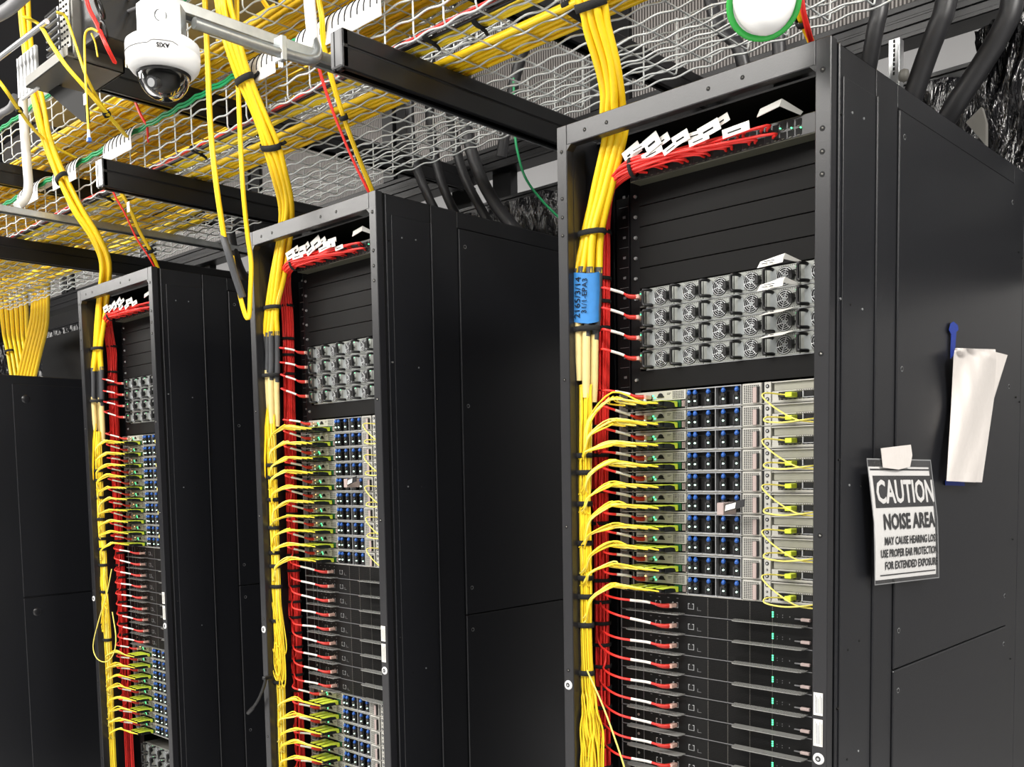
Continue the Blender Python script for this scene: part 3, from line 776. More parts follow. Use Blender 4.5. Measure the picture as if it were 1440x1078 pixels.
# painter's tape with handwriting around the nearest rack's trunk
t = thing('masking_tape', (-0.556, 0.03, -0.40), 'blue masking tape with handwriting around yellow trunk of nearest rack', 'tape')
b = MB(); vs = []; n = 20
for zz, gx in ((-0.300, 0.0275), (-0.34, 0.0285), (-0.37, 0.0280), (-0.402, 0.0282)):
    for i in range(n):
        a = 2*math.pi*i/n; vs.append((-0.5575+(gx*1.30)*math.cos(a)-0.05*(-zz-0.3), 0.038+0.0225*math.sin(a)+0.0006*math.cos(a*7), zz+0.004*math.sin(a*2)))
b.add(vs, [(j*n+i, j*n+(i+1) % n, (j+1)*n+(i+1) % n, (j+1)*n+i) for j in range(3) for i in range(n)], 'blue_tape', True)
b.build('wrap', t)
text_mesh('2165/3/14', 0.021, 'ink', t, basis((-0.5600, 0.0140, -0.351), (0.05, 0, 1), (-1, 0.0, 0)), 'handwriting')
text_mesh('31/1-EPA3', 0.017, 'ink', t, basis((-0.5430, 0.0158, -0.349), (0.05, 0, 1), (-1, -0.25, 0)), 'handwriting')
b = MB(); b.tube(smooth([(-0.580, 0.026, -0.40), (-0.584, 0.025, -0.43), (-0.582, 0.027, -0.452)], 3), 0.008, 'blue_tape', 8); b.build('tape_end', t)

# ------------------------------------------------------------------ yellow fibre: thin strands
YX, YY = -0.5685, 0.035
def bundle_pt(k, ox, oy, z):
    t_ = max(0, min(1, (-z-0.55)/0.12))
    return Vector((rx(k)+YX-0.003*t_+ox*(1.25-0.25*t_), YY+oy, z))
def bshape(i):
    # flat strip cross-section of the strand bundle
    a = i*2.399963; rr = math.sqrt(((i*13) % 64+0.5)/64)
    return (0.0220*rr*math.cos(a), 0.0115*rr*math.sin(a))
def plug_parts(base, e):
    b = MB()
    b.box(e.x-0.0090, e.x+0.0085, e.y-0.047, e.y+0.004, e.z-0.0062, e.z+0.0045, 'plastic_black', 0.001)
    b.box(e.x-0.0060, e.x+0.0060, e.y-0.060, e.y-0.047, e.z-0.004, e.z+0.003, 'plastic_black', 0.001); b.build('plug', base)
    b = MB()
    b.box(e.x-0.0092, e.x+0.0090, e.y-0.056, e.y-0.002, e.z+0.0046, e.z+0.0056, 'lime_plastic')
    b.prism([(e.x+0.0086, e.y-0.030, e.z+0.0046), (e.x+0.0086, e.y-0.002, e.z+0.0046), (e.x+0.0086, e.y-0.002, e.z-0.0055), (e.x+0.0086, e.y-0.009, e.z-0.0055), (e.x+0.0086, e.y-0.013, e.z+0.0020)], (0.0012, 0, 0), 'lime_plastic')
    b.build('pull_tab', base)
HF = [1.5, 0.9, 0.6, 1.2, 0.7, 0.9, 0.5, 1.0, 1.0, 0.8]
def yellow_cable(k, row, p, zrow, zc, mess, lab, grp, idx):
    X = rx(k); e = Vector((X-0.534+0.142-p*0.0270, 0.118, zrow+0.0112))
    base = thing('fibre_patch_cable', tuple(e), lab, 'cable', grp)
    b = MB()
    for s in (0, 1):
        j = idx*2+s; ox, oy = bshape(j)
        tip = e+Vector((-0.003+0.005*s, -0.058, 0))
        hz = (0.010+0.010*R.random()*mess)*(0.85 if k == 0 else 0.45)
        lf = R.uniform(0.0, 0.012)
        m1 = tip+Vector((-0.030, -0.018, 0.004+0.003*R.random()))
        m2 = Vector((X-0.495+0.01*s, 0.035-lf*0.5, zrow+0.010+hz*HF[row % 10]+R.uniform(-.004, .005)*mess))
        m3 = Vector((X-0.535+R.uniform(-.003, .003), 0.018-lf*0.3, zrow+0.002+hz*0.5*HF[row % 10]+(zc-zrow)*0.36))
        cn = Vector((X+YX+0.016+R.uniform(-.002, .002), 0.019+R.uniform(0, .004), zc+R.uniform(-.004, .004)))
        pts = [tip, m1, m2, m3, cn]
        up = bundle_pt(k, ox*0.9+0.002, oy-0.002, zc-0.012); pts.append(up)
        # loops up to the fan-out
        z = zc+0.035
        while z < -0.56: pts.append(bundle_pt(k, ox+R.uniform(-.0016, .0016), oy+R.uniform(-.001, .001), z)); z += 0.11
        pts.append(bundle_pt(k, ox*0.9, oy, min(-0.535, -0.535)))
        b.tube(smooth(pts, 4), 0.00185, 'yellow_strand' if (p+s) % 3 else 'yellow_pale', 5)
    b.build('strands', base)
    plug_parts(base, e)
conv = {0: -0.672, 1: -0.672, 2: -0.676, 3: -0.748, 4: -0.79, 5: -0.855, 6: -0.862, 7: -0.918, 8: -0.945, 9: -1.022}
for k in range(3):
    idx = 0
    for i in range(10):
        zrow = ZS0-U*(i+1); zc = conv[i] + (0.0 if k == 0 else (0.01 if i > 2 else 0.03-0.0*i))
        if k and i < 3: zc = zrow-0.03
        for p in range(4):
            yellow_cable(k, i, p, zrow, zc, 1.0, 'thin yellow cable on the %s silver server of %s' % (ORD[i], RN[k]), 'fibre cables of the %s silver server, %s' % (ORD[i], RN[k]), idx); idx += 1
    if k:
        for i in range(8 if k == 2 else 7):
            zrow = ZS0-U*(20+i); zc = zrow-0.012-0.006*(i % 3)
            for p in range(3):
                yellow_cable(k, i, p, zrow, zc, 1.6, 'thin yellow cable on the %s lower silver server of %s' % (ORD[i], RN[k]), 'fibre cables of the %s lower silver server, %s' % (ORD[i], RN[k]), idx % 32); idx += 1
    # strands that run on down the side, loose slack below
    nn = 44 if k == 0 else 30
    for j in range(nn):
        ox, oy = bshape(j+5); pts = [bundle_pt(k, ox, oy, -0.53)]
        z = -0.66
        zend = {0: -1.155, 1: -1.10, 2: -1.08}[k]
        while z > zend: pts.append(bundle_pt(k, ox+R.uniform(-.002, .002), oy-0.002+R.uniform(-.001, .001), z)); z -= 0.1
        if k == 0:
            sp = R.uniform(-0.2, 1.0)
            for q, z in enumerate((-1.175, -1.20, -1.23, -1.27, -1.34, -1.5)): pts.append(bundle_pt(k, ox+0.0085*sp*(q+1)+R.uniform(-.003, .003), oy-0.005*q*R.random(), z))
        else:
            # hanging loops: down and back up, then on
            d = R.uniform(0.12, 0.26) if k == 1 else R.uniform(0.10, 0.24)
            g = (0.004+0.034*R.random())*(1 if k == 1 else R.choice((1, -0.6)))
            pts += [bundle_pt(k, ox+g*0.5, oy-0.004, zend-0.05), bundle_pt(k, ox+g, oy-0.008, zend-d*0.8), bundle_pt(k, ox+g*0.7, oy-0.009, zend-d), bundle_pt(k, ox*0.8, oy-0.006, zend-d*0.85), bundle_pt(k, ox*0.9, oy, zend-d*0.5),
                    bundle_pt(k, ox, oy+0.004, -1.33), bundle_pt(k, ox*.9, oy+0.002, -1.5), bundle_pt(k, ox, oy, -1.75), bundle_pt(k, ox, oy, -2.1)]
        b = MB(); b.tube(smooth(pts, 4), 0.0019, 'yellow_strand', 5)
        b.build('fibre_strand', label='loose yellow strand hanging down the left of %s' % RN[k], cat='cable', group='loose yellow strands of %s' % RN[k])
    for v in (640, 664, 708, 763, 812, 838, 878, 945, 1064):
        z = zof(v, YY, 826)
        strap((rx(k)+YX-0.003, YY, z), (0, 0, 1), 0.0235, 0.0150, 0.011, 'black tie around the thin yellow strands of %s' % RN[k], 'ties on the yellow strands of %s' % RN[k])
# one strand leaving the slack of the nearest rack
b = MB(); b.tube(smooth([bundle_pt(0, 0.016, -0.01, -1.14), at(845, 985, Y=0.01), at(862, 1030, Y=0.0), at(878, 1078, Y=-0.005), at(892, 1130, Y=0)], 5), 0.0019, 'yellow_pale', 5)
b.build('fibre_strand', label='single pale yellow strand slanting right out of the slack, nearest rack', cat='cable')
b = MB(); b.tube(smooth([at(u, v, Y=0.0) for u, v in ((157, 800), (150, 835), (138, 875), (131, 908), (137, 926), (150, 930), (160, 918), (163, 895), (158, 860))], 5), 0.0021, 'yellow_pale', 6)
b.build('fibre_strand', label='single yellow strand bulging left in a loop, far left open rack', cat='cable')
# straight yellow jacketed cables outside the strands of the two further racks
for k in (1, 2):
    for q in range(3):
        b = MB(); x = rx(k)-0.590+q*0.0055
        b.tube(smooth([(x+0.016, 0.030, -0.50), (x+0.008, 0.018, -0.62), (x, 0.014, -0.80), (x-0.001, 0.016, -1.1), (x, 0.016, -1.4), (x, 0.016, -1.8)], 5), 0.0036, 'yellow_cable', 7)
        b.build('yellow_cable', label='smooth yellow cable down the left post of %s' % RN[k], cat='cable', group='smooth yellow cables of %s' % RN[k])

# thin yellow cables hanging at the right of the silver servers
for k in range(3):
    X = rx(k)
    for i in range(10 if k == 0 else 9):
        zr = ZS0-U*(i+1); p = Vector((X-0.534+0.397, 0.105, zr+0.0135))
        b = MB(); sg = i % 2
        if sg == 0: pts = [p+Vector((0.012, 0.004, 0)), p, p+Vector((-0.022, -0.032, 0.003)), p+Vector((-0.022, -0.040, -0.006)), p+Vector((0.008, -0.04, -0.030)), p+Vector((0.045, -0.036, -0.050)), p+Vector((0.075, -0.02, -0.055)), p+Vector((0.080, -0.01, -0.055))]
        else: pts = [p+Vector((0.012, 0.004, 0)), p, p+Vector((-0.020, -0.030, 0.001)), p+Vector((-0.018, -0.040, -0.007)), p+Vector((0.018, -0.042, -0.011)), p+Vector((0.055, -0.036, -0.008)), p+Vector((0.080, -0.012, -0.004))]
        e = thing('fibre_jumper', tuple(p), 'pale yellow jumper right of the %s silver server, %s' % (ORD[i], RN[k]), 'cable', 'pale yellow jumpers')
        b.tube(smooth(pts, 6), 0.0016, 'yellow_pale', 6); b.build('jacket', e)
        b = MB(); b.box(p.x+0.004, p.x+0.018, 0.098, 0.122, p.z-0.005, p.z+0.004, 'lime_plastic', 0.001); b.box(p.x-0.014, p.x+0.004, 0.106, 0.121, p.z-0.004, p.z+0.003, 'plastic_black'); b.build('plug', e)

# service tag hanging from a server
for k, zt in ((0, ZS0-U*6.0), (1, ZS0-U*4.7)):
    X = rx(k); t = thing('service_tag', (X-0.25, 0.10, zt), 'grey service tag before the silver servers, %s' % RN[k], 'tag')
    b = MB(); b.box(X-0.262, X-0.247, 0.070, 0.118, zt, zt+0.024, 'handle_pink', 0.001); b.build('holder', t)
    b = MB(); b.prism([(X-0.245, 0.07, zt+0.006), (X-0.200, 0.066, zt+0.017), (X-0.198, 0.066, zt+0.032), (X-0.243, 0.07, zt+0.021)], (0, 0.002, 0), 'sheet_black')
    b.prism([(X-0.243, 0.069, zt+0.008), (X-0.220, 0.0675, zt+0.014), (X-0.218, 0.0675, zt+0.025), (X-0.241, 0.069, zt+0.0195)], (0, -0.0006, 0), 'white_label'); b.build('card', t)

# folded paper cards stuck between the nearest rack's power supplies
for i in range(4):
    z = PSUZ[i]+0.0415; t = thing('paper_card', (-0.15, 0.09, z), 'folded white card on the %s power shelf, nearest rack' % ORD[i], 'card', 'white cards on the power shelves')
    b = MB(); x0, x1 = -0.178, -0.128
    if i < 2: b.prism([(x0, 0.075, z-0.008), (x1, 0.078, z-0.004), (x1+0.003, 0.082, z+0.012), (x0+0.004, 0.080, z+0.004)], (0, 0.0008, 0), 'white_label'); b.prism([(x1+0.003, 0.082, z+0.012), (x1+0.022, 0.12, z-0.002), (x1+0.02, 0.12, z-0.004), (x1, 0.078, z+0.002)], (0, 0.0008, 0), 'white_label')
    else: b.prism([(x0, 0.080, z-0.010), (x1, 0.078, z-0.008), (x1+0.005, 0.118, z+0.004), (x0+0.006, 0.118, z+0.003)], (0, -0.0008, 0), 'white_label')
    b.build('card', t)
    b = MB()
    for q, (a0, a1) in enumerate(((0.3, 0.72), (0.2, 0.42), (0.52, 0.66))):
        yy = 0.0745 if i < 2 else 0.0775
        zz = z+0.001-0.0035*(q > 0) if i < 2 else z-0.003-0.003*(q > 0)
        b.box(x0+0.05*a0, x0+0.05*a1, yy-0.0008, yy, zz, zz+0.0012, 'ink')
    b.build('print', t)

# labels and round washers on the posts
for k in range(3):
    X = rx(k)
    for (za, zb) in ((-1.145, -1.105), (-1.20, -1.152)):
        b = MB(); b.box(X-0.024, X-0.007, -0.0016, -0.0008, za, zb, 'white_label')
        for q in range(5): b.box(X-0.021+q*0.003, X-0.0205+q*0.003, -0.0019, -0.0014, za+0.004, zb-0.004-0.003*(q % 3), 'ink')
        b.build('asset_label', label='small white label, %s, right post of %s' % ('upper' if za > -1.15 else 'lower', RN[k]), cat='label', group='white labels on the right posts')
    for x, z, sd in ((X-0.0145, -1.2225, 'right'), (X-0.587, -1.172, 'left')):
        t = thing('round_washer', (x, -0.0008, z), 'round white washer on the %s post of %s' % (sd, RN[k]), 'washer', 'white washers')
        b = MB(); b.lathe((x, -0.0004, z), [(0.005, 0.0002), (0.005, 0.0022), (0.0095, 0.0020), (0.0105, 0.0)], 'white_paint', 18, (0, -1, 0)); b.build('disc', t)
        b = MB(); b.cyl((x, -0.0004, z), (x, -0.003, z), 0.0048, 'rack_black', 12); b.cyl((x, -0.003, z), (x, -0.0034, z), 0.0025, 'steel', 8); b.build('screw', t)

# ================================================================== overhead supports
BZ0, BZ1 = 0.172, 0.257
def beam(x, z0, z1, y0, y1, lab, cap='steel'):
    t = thing('support_beam', (x, y0, z0), lab, 'beam', 'black overhead beams')
    b = MB(); h = z1-z0; w_ = 0.041
    b.box(x-w_, x, y0+0.004, y1, z0+h*0.56, z1, 'beam_black', 0.004)
    b.box(x-w_+0.0015, x-0.0015, y0+0.02, y1, z0+h*0.52, z0+h*0.58, 'hole_black')
    b.box(x-w_, x, y0+0.004, y0+0.022, z0, z1, 'beam_black', 0.004)
    b.box(x-0.005, x, y0+0.004, y1, z0, z0+h*0.545, 'beam_black', 0.002); b.box(x-w_, x-w_+0.005, y0+0.004, y1, z0, z0+h*0.545, 'beam_black', 0.002)
    b.box(x-0.012, x-0.004, y0+0.004, y1, z0, z0+0.003, 'beam_black'); b.box(x-w_+0.004, x-w_+0.012, y0+0.004, y1, z0, z0+0.003, 'beam_black')
    b.build('channel', t)
    b = MB(); b.box(x-w_+0.001, x-0.001, y0, y0+0.006, z0+0.003, z1-0.003, cap, 0.003); b.box(x-w_*0.62, x-w_*0.55, y0-0.001, y0+0.001, z0+0.006, z1-0.006, 'hole_black'); b.build('end_cap', t)
beam(-1.0, BZ0, BZ1, -0.245, 1.30, 'long black overhead beam pointing at the top left corner of the nearest rack', 'rubber_grey')
beam(-2.2, BZ0, BZ1, -0.245, 1.30, 'black overhead beam with shiny end reaching the top of the middle rack')
beam(-3.4, BZ0, BZ1, -0.245, 1.30, 'black overhead beam ending above the left rack, cut by the picture edge')
beam(-1.0, 0.462, 0.546, -0.245, 1.30, 'upper black beam crossing above the nearest rack at the top edge')
beam(-2.2, 0.462, 0.546, -0.245, 1.30, 'upper black beam directly behind the dome camera')
beam(-3.4, 0.462, 0.546, -0.245, 1.30, 'upper black beam at the far left behind the yellow trunk')

def wire_tray(z0, lab, x0=-5.2, x1=1.0):
    b = MB(); ya, yb = -0.08, 0.52; top = z0+0.135; n = int((x1-x0)/0.0125)
    def wave(y, z, ph):
        pts = []
        for i in range(n+1):
            x = x0+i*(x1-x0)/n; s = math.cos(math.pi*(x-x0)/0.05)
            pts.append((x, y+0.0012*s, z+0.0038*s))
        b.tube(pts, 0.0026, 'mesh_wire', 5)
    for i in range(13): wave(ya+0.05*i, z0, 0 if i % 2 else math.pi)
    for j, z in enumerate((z0+0.045, z0+0.090, top)):
        wave(ya-0.002, z, 0 if j % 2 else math.pi); wave(yb+0.002, z, 0 if j % 2 else math.pi)
    wave(ya-0.003, top-0.018, 0); wave(yb+0.002, z0+0.0225, 0); wave(yb+0.002, z0+0.1125, 0); wave(yb+0.002, z0+0.0675, math.pi)
    x = x0+0.05
    while x < x1:
        b.tube([(x, ya, top+0.004), (x, ya, z0+0.014), (x, ya+0.004, z0+0.004), (x, ya+0.014, z0), (x, yb-0.014, z0), (x, yb-0.004, z0+0.004), (x, yb, z0+0.014), (x, yb, top+0.004)], 0.0024, 'mesh_wire', 5)
        x += 0.1
    return b.build('wire_cable_tray', label=lab, cat='cable tray', group='wire mesh cable trays')
TZ1, TZ2 = 0.262, 0.555
wire_tray(TZ1, 'lower wire mesh cable tray resting on the lower black beams')
wire_tray(TZ2, 'upper wire mesh cable tray full of yellow cables near the top edge')

def tray_cable(x0, x1, y, z, r, mt, lab, grp, wob=0.004, name='yellow_cable', cross=0.0):
    pts = []; n = max(6, int(abs(x1-x0)/0.16)); ph = R.uniform(0, 6); fr = R.uniform(2.2, 4.5)
    for i in range(n+1):
        t = i/n; x = x0+(x1-x0)*t
        pts.append((x, y+wob*math.sin(ph+fr*x)+cross*(t-0.5)+R.uniform(-wob, wob)*0.4, z+0.4*wob*abs(math.sin(ph*2+fr*x))))
    b = MB(); b.tube(smooth(pts, 2), r, mt, 6)
    return b.build(name, label=lab, cat='cable', group=grp)
g = 'yellow cables in the upper tray'
for i in range(40):
    y = 0.005+0.36*((i*0.618) % 1); tray_cable(-5.1, 0.35, y, TZ2+0.009+0.009*(i % 4), R.choice((0.0055, 0.0065, 0.0075)), 'yellow_cable', 'thick yellow cable lying along the upper wire tray', g, 0.010)
g = 'yellow cables filling the left part of the upper tray'
for i in range(30):
    y = -0.02+0.50*((i*0.618) % 1); tray_cable(-5.1, R.uniform(-2.3, -1.75), y, TZ2+0.007+0.010*(i % 3), R.choice((0.004, 0.0055, 0.0065)), 'yellow_cable', 'yellow cable weaving along the left part of the upper wire tray', g, 0.022, cross=R.uniform(-0.12, 0.12))
g = 'yellow cables in the lower tray'
for i in range(12):
    tray_cable(-5.1, 0.6, 0.062+0.0092*i, TZ1+0.008+0.006*(i % 2), 0.0052 if i > 3 else 0.0075, 'yellow_cable', 'yellow cable in the flat band lying along the lower wire tray', g, 0.0022)
g = 'slim yellow cables at the front of the lower tray'
for i in range(5):
    tray_cable(-5.1, 0.6, -0.032+0.0085*i, TZ1+0.0075, 0.0043, 'yellow_strand', 'slim yellow cable along the front of the lower wire tray', g, 0.0045)
g = 'yellow cables filling the left part of the lower tray'
for i in range(26):
    tray_cable(-5.1, R.uniform(-2.75, -2.35), 0.00+0.42*((i*0.618) % 1), TZ1+0.008+0.009*(i % 3), R.choice((0.004, 0.006, 0.0065)), R.choice(('yellow_cable', 'yellow_strand')), 'yellow cable weaving along the left part of the lower wire tray', g, 0.02, cross=R.uniform(-0.1, 0.1))
for i, mt in enumerate(('red_cable', 'sheet_black', 'rubber_grey', 'red_cable', 'hose_black', 'sheet_black')):
    nm = {'red_cable': 'red', 'sheet_black': 'black', 'rubber_grey': 'grey', 'hose_black': 'black'}[mt]
    tray_cable(-5.1, 0.6, -0.066+0.0062*i, TZ1+0.008+0.004*(i % 2), 0.0032, mt, 'thin %s cable along the front edge of the lower wire tray' % nm, 'thin %s cables in the lower tray' % nm, 0.005, '%s_cable' % nm)
for q, x in enumerate((-2.62, -1.98, -0.93, -0.80)):
    strap((x, -0.045 if q != 3 else -0.018, TZ1+0.010), (1, 0, 0), 0.024 if q != 3 else 0.021, 0.011, 0.014, 'black tie around thin cables in the lower tray, number %s from the left' % ORD[q], None, a=(0, 1, 0))
strap((-0.62, 0.115, TZ1+0.012), (1, 0, 0), 0.060, 0.014, 0.02, 'wide black tie around the flat yellow band behind the nearest trunk', None, a=(0, 1, 0))
# a jacketed bundle tied on the upper tray's front
for i in range(3):
    tray_cable(-1.95, -0.7, 0.02+0.012*i, TZ2+0.040+0.008*(i % 2), 0.0075, 'yellow_cable', 'thick yellow cable of the tied bundle on the upper tray', 'tied yellow bundle on upper tray', 0.003)
strap((-1.62, 0.032, TZ2+0.042), (1, 0, 0), 0.024, 0.014, 0.012, 'black tie around the yellow bundle on the upper tray', None, a=(0, 1, 0))
# green earth wires clipped to the tray rims
for z0, nm, xa, xb in ((TZ1, 'lower', -5.1, 0.9), (TZ2, 'upper', -5.1, 0.9)):
    b = MB(); n = 180
    for q in (0, 1):
        b.tube([(xa+(xb-xa)*i/n, -0.0905-0.001*q, z0+0.131-0.009*q+0.0035*math.cos(math.pi*(xa+(xb-xa)*i/n+5.2)/0.05)) for i in range(n+1)], 0.0042, 'green_cable', 6)
    b.build('earth_wire', label='green earth wire running along the front rim of the %s wire tray' % nm, cat='cable')

# slotted white drop-out guides over the tray rims
def guide(x, z0, lab, L=0.15, drop=0.055):
    t = thing('cable_guide', (x, -0.09, z0+0.13), lab, 'cable guide', 'white slotted cable guides')
    b = MB(); n = 10; prof = []
    for i in range(n+1):
        a = math.radians(60+i*125/n); prof.append((-0.062+0.058*math.cos(a)+0.0, z0+0.095+0.058*math.sin(a)))
    y, z = prof[-1]; prof.append((y+0.001, z-drop*0.5))
    vs = []
    for th in (0, 0.0025):
        for (y, z) in prof:
            for xx in (x-L/2, x+L/2): vs.append((xx, y+th*0.6, z-th*0.6))
    m = len(prof)*2; fs = []
    for i in range(len(prof)-1): fs += [(2*i, 2*i+1, 2*i+3, 2*i+2), (m+2*i, m+2*i+2, m+2*i+3, m+2*i+1)]
    fs += [(0, m, m+1, 1), (m-2, m-1, 2*m-1, 2*m-2)]
    for i in range(len(prof)-1): fs += [(2*i, 2*i+2, m+2*i+2, m+2*i), (2*i+1, m+2*i+1, m+2*i+3, 2*i+3)]
    b.add(vs, fs, 'white_paint')
    for q in range(7):
        xx = x-L/2+0.012+q*(L-0.024)/6
        b.tube([(xx, prof[i][0]-0.0008, prof[i][1]+0.0004) for i in range(5, 11)], 0.0015, 'ink', 4)
    b.build('curved_sheet', t)
names = ['white slotted guide on the lower tray rim beside the middle trunk', 'white slotted guide on the lower tray rim left of the nearest beam end', 'white slotted guide above the shiny beam end at the left',
         'white slotted guide left of the shiny beam end', 'white slotted guide just left of the far left trunk', 'white slotted guide on the lower tray rim behind the nearest beam end']
for x, nm in zip((-1.53, -1.10, -2.36, -2.78, -3.12, -1.27), names): guide(x, TZ1, nm, 0.17 if x > -1.6 else 0.2)

# ------------------------------------------------------------------ galvanised struts, conduit, dome camera
def strut(x, z, y0, y1, lab):
    b = MB()
    b.box(x-0.041, x, y0, y1, z+0.019, z+0.0215, 'galvanised', 0.0008); b.box(x-0.0025, x, y0, y1, z, z+0.021, 'galvanised', 0.001); b.box(x-0.041, x-0.0385, y0, y1, z, z+0.021, 'galvanised', 0.001)
    b.box(x-0.010, x-0.002, y0, y1, z, z+0.0025, 'galvanised', 0.0008); b.box(x-0.039, x-0.031, y0, y1, z, z+0.0025, 'galvanised', 0.0008)
    y = y0+0.03
    while y < y1: b.box(x-0.026, x-0.015, y, y+0.028, z+0.0212, z+0.022, 'hole_black'); y += 0.05
    return b.build('steel_strut', label=lab, cat='strut', group='galvanised struts')
strut(-1.095, 0.216, -0.60, 1.2, 'galvanised steel strut carrying the dome camera, under the trays')
strut(-2.86, 0.216, -0.60, 1.2, 'galvanised steel strut behind the far left yellow trunk')
def pipe(pts, r, mt, lab, name='conduit', cat='conduit', n=12, k=6, grp=None):
    b = MB(); b.tube(smooth(pts, k), r, mt, n); return b.build(name, label=lab, cat=cat, group=grp)
pipe([(-1.065, -0.555, 0.186), (-1.065, -0.42, 0.186), (-1.068, -0.33, 0.190), (-1.075, -0.27, 0.200), (-1.10, -0.235, 0.235), (-1.14, -0.225, 0.29)], 0.0115, 'galvanised', 'bent galvanised conduit fixed under the camera strut')
pipe([at(433, -120, X=-1.16), at(434, -20, X=-1.16), at(437, 25, X=-1.15), at(439, 50, X=-1.13), at(434, 64, X=-1.12), at(424, 72, X=-1.11)], 0.0135, 'white_conduit', 'white flexible conduit coming down onto the camera strut')
pipe([at(31, 95, X=-2.90), at(33, 160, X=-2.90), at(38, 230, X=-2.90), at(40, 262, X=-2.89), at(35, 280, X=-2.88), at(24, 290, X=-2.87)], 0.0155, 'white_conduit', 'white flexible conduit curving down onto the left strut')
b = MB(); b.box(-1.085, -1.055, -0.36, -0.345, 0.170, 0.222, 'galvanised', 0.002); b.cyl((-1.070, -0.352, 0.172), (-1.070, -0.352, 0.158), 0.006, 'steel', 8); b.build('pipe_clamp', label='galvanised pipe clamp holding the bent conduit to the strut', cat='clamp')

cx_, cy_ = -1.10, -0.605
t = thing('dome_camera', (cx_, cy_, 0.03), 'white dome security camera hanging from a galvanised box at upper left', 'security camera')
b = MB(); b.lathe((cx_, cy_, 0), [(0.0, 0.142), (0.065, 0.142), (0.0695, 0.138), (0.0705, 0.132), (0.0705, 0.1185), (0.0698, 0.1178), (0.0705, 0.117), (0.0700, 0.104), (0.0670, 0.095), (0.0600, 0.086), (0.0515, 0.0815), (0.0505, 0.084), (0.030, 0.086)], 'white_paint', 48)
b.build('housing', t)
b = MB(); b.lathe((cx_, cy_, 0), [(0.0508, 0.0830), (0.0512, 0.0790), (0.0485, 0.0765), (0.0455, 0.0780), (0.040, 0.083)], 'plastic_black', 48); b.build('trim_ring', t)
b = MB(); b.lathe((cx_, cy_, 0.079), [(0.0485*math.cos(math.radians(a)), -0.046*math.sin(math.radians(a))) for a in range(0, 91, 6)], 'dome_glass', 40); b.build('dome', t)
b = MB(); b.lathe((cx_, cy_, 0.084), [(0.0, 0.0), (0.036, -0.003), (0.038, -0.012), (0.034, -0.026), (0.020, -0.037), (0.0, -0.041)], 'plastic_black', 24)
b.cyl((cx_+0.012, cy_-0.018, 0.060), (cx_+0.022, cy_-0.038, 0.052), 0.012, 'sheet_black', 16); b.cyl((cx_+0.022, cy_-0.038, 0.052), (cx_+0.0225, cy_-0.039, 0.0517), 0.008, 'steel', 16)
b.cyl((cx_-0.012, cy_-0.020, 0.062), (cx_-0.014, cy_-0.034, 0.055), 0.006, 'sheet_black', 12)
b.build('lens', t)
b = MB(); vs = []; pl = [(cx_+0.046*math.cos(math.radians(a+22.5)), cy_+0.046*math.sin(math.radians(a+22.5)), 0.163) for a in range(0, 360, 45)]
b.prism([(p[0], p[1], 0.142) for p in pl], (0, 0, 0.068), 'galvanised')
for a in (-75, -30, 195, 240):
    d = Vector((math.cos(math.radians(a)), math.sin(math.radians(a)), 0)); c = Vector((cx_, cy_, 0.178))+d*0.0428
    if a in (-30, 240): b.ring(c, d, 0.011, 0.0012, 'rubber_grey', 18, 5)
b.build('junction_box', t)
d = Vector((0.80, -0.60, 0)); d2 = Vector((0.72, -0.70, 0)).normalized()
def hp(ang, z, r=0.0690): return Vector((cx_+r*math.cos(math.radians(ang)), cy_+r*math.sin(math.radians(ang)), z))
b = MB()
b.tube([hp(a, 0.1155, 0.071) for a in range(-130, -46, 4)]+[hp(-44, 0.120, 0.071)]+[hp(a, 0.1205, 0.071) for a in range(-40, -8, 4)]+[hp(-4, 0.116, 0.071)], 0.0006, 'rubber_grey', 4); b.build('seam', t)
a0 = -27
text_mesh('AXIS', 0.0115, 'ink', t, basis(hp(a0, 0.1115, 0.0712), (math.sin(math.radians(a0)), -math.cos(math.radians(a0)), 0), (0, 0, -1)), 'lettering', bold=0.0003)

# ------------------------------------------------------------------ loose yellow and red drops into the racks
def strandset(k, pts, n, r, mt, lab, grp, spread=0.006, name='fibre_drop_cable'):
    for i in range(n):
        ox, oy = spread*math.cos(i*2.4)*(0.5+0.5*(i % 2)), spread*math.sin(i*2.4)
        b = MB(); b.tube(smooth([Vector(p)+Vector((ox*(0.5 if q in (len(pts)-1,) else 1)+R.uniform(-.001, .001), oy*0.5, 0)) for q, p in enumerate(pts)], 5), r, mt, 6)
        b.build(name, label=lab, cat='cable', group=grp)
drops = {1: [(446, -10, -.14), (452, 25, -.135), (455, 62, -.12), (466, 110, -.09), (483, 165, -.04), (503, 220, 0.02), (523, 270, 0.07), (530, 300, .09)],
         0: [(1098, -80, -.1), (1108, -30, -.06), (1117, 0, -.03), (1128, 30, 0.02), (1141, 62, 0.07), (1146, 90, .09)],
         2: [(163, 238, -.13), (166, 262, -.12), (181, 290, -.08), (196, 325, -.02), (211, 352, 0.03), (223, 379, 0.07), (230, 395, .09)]}
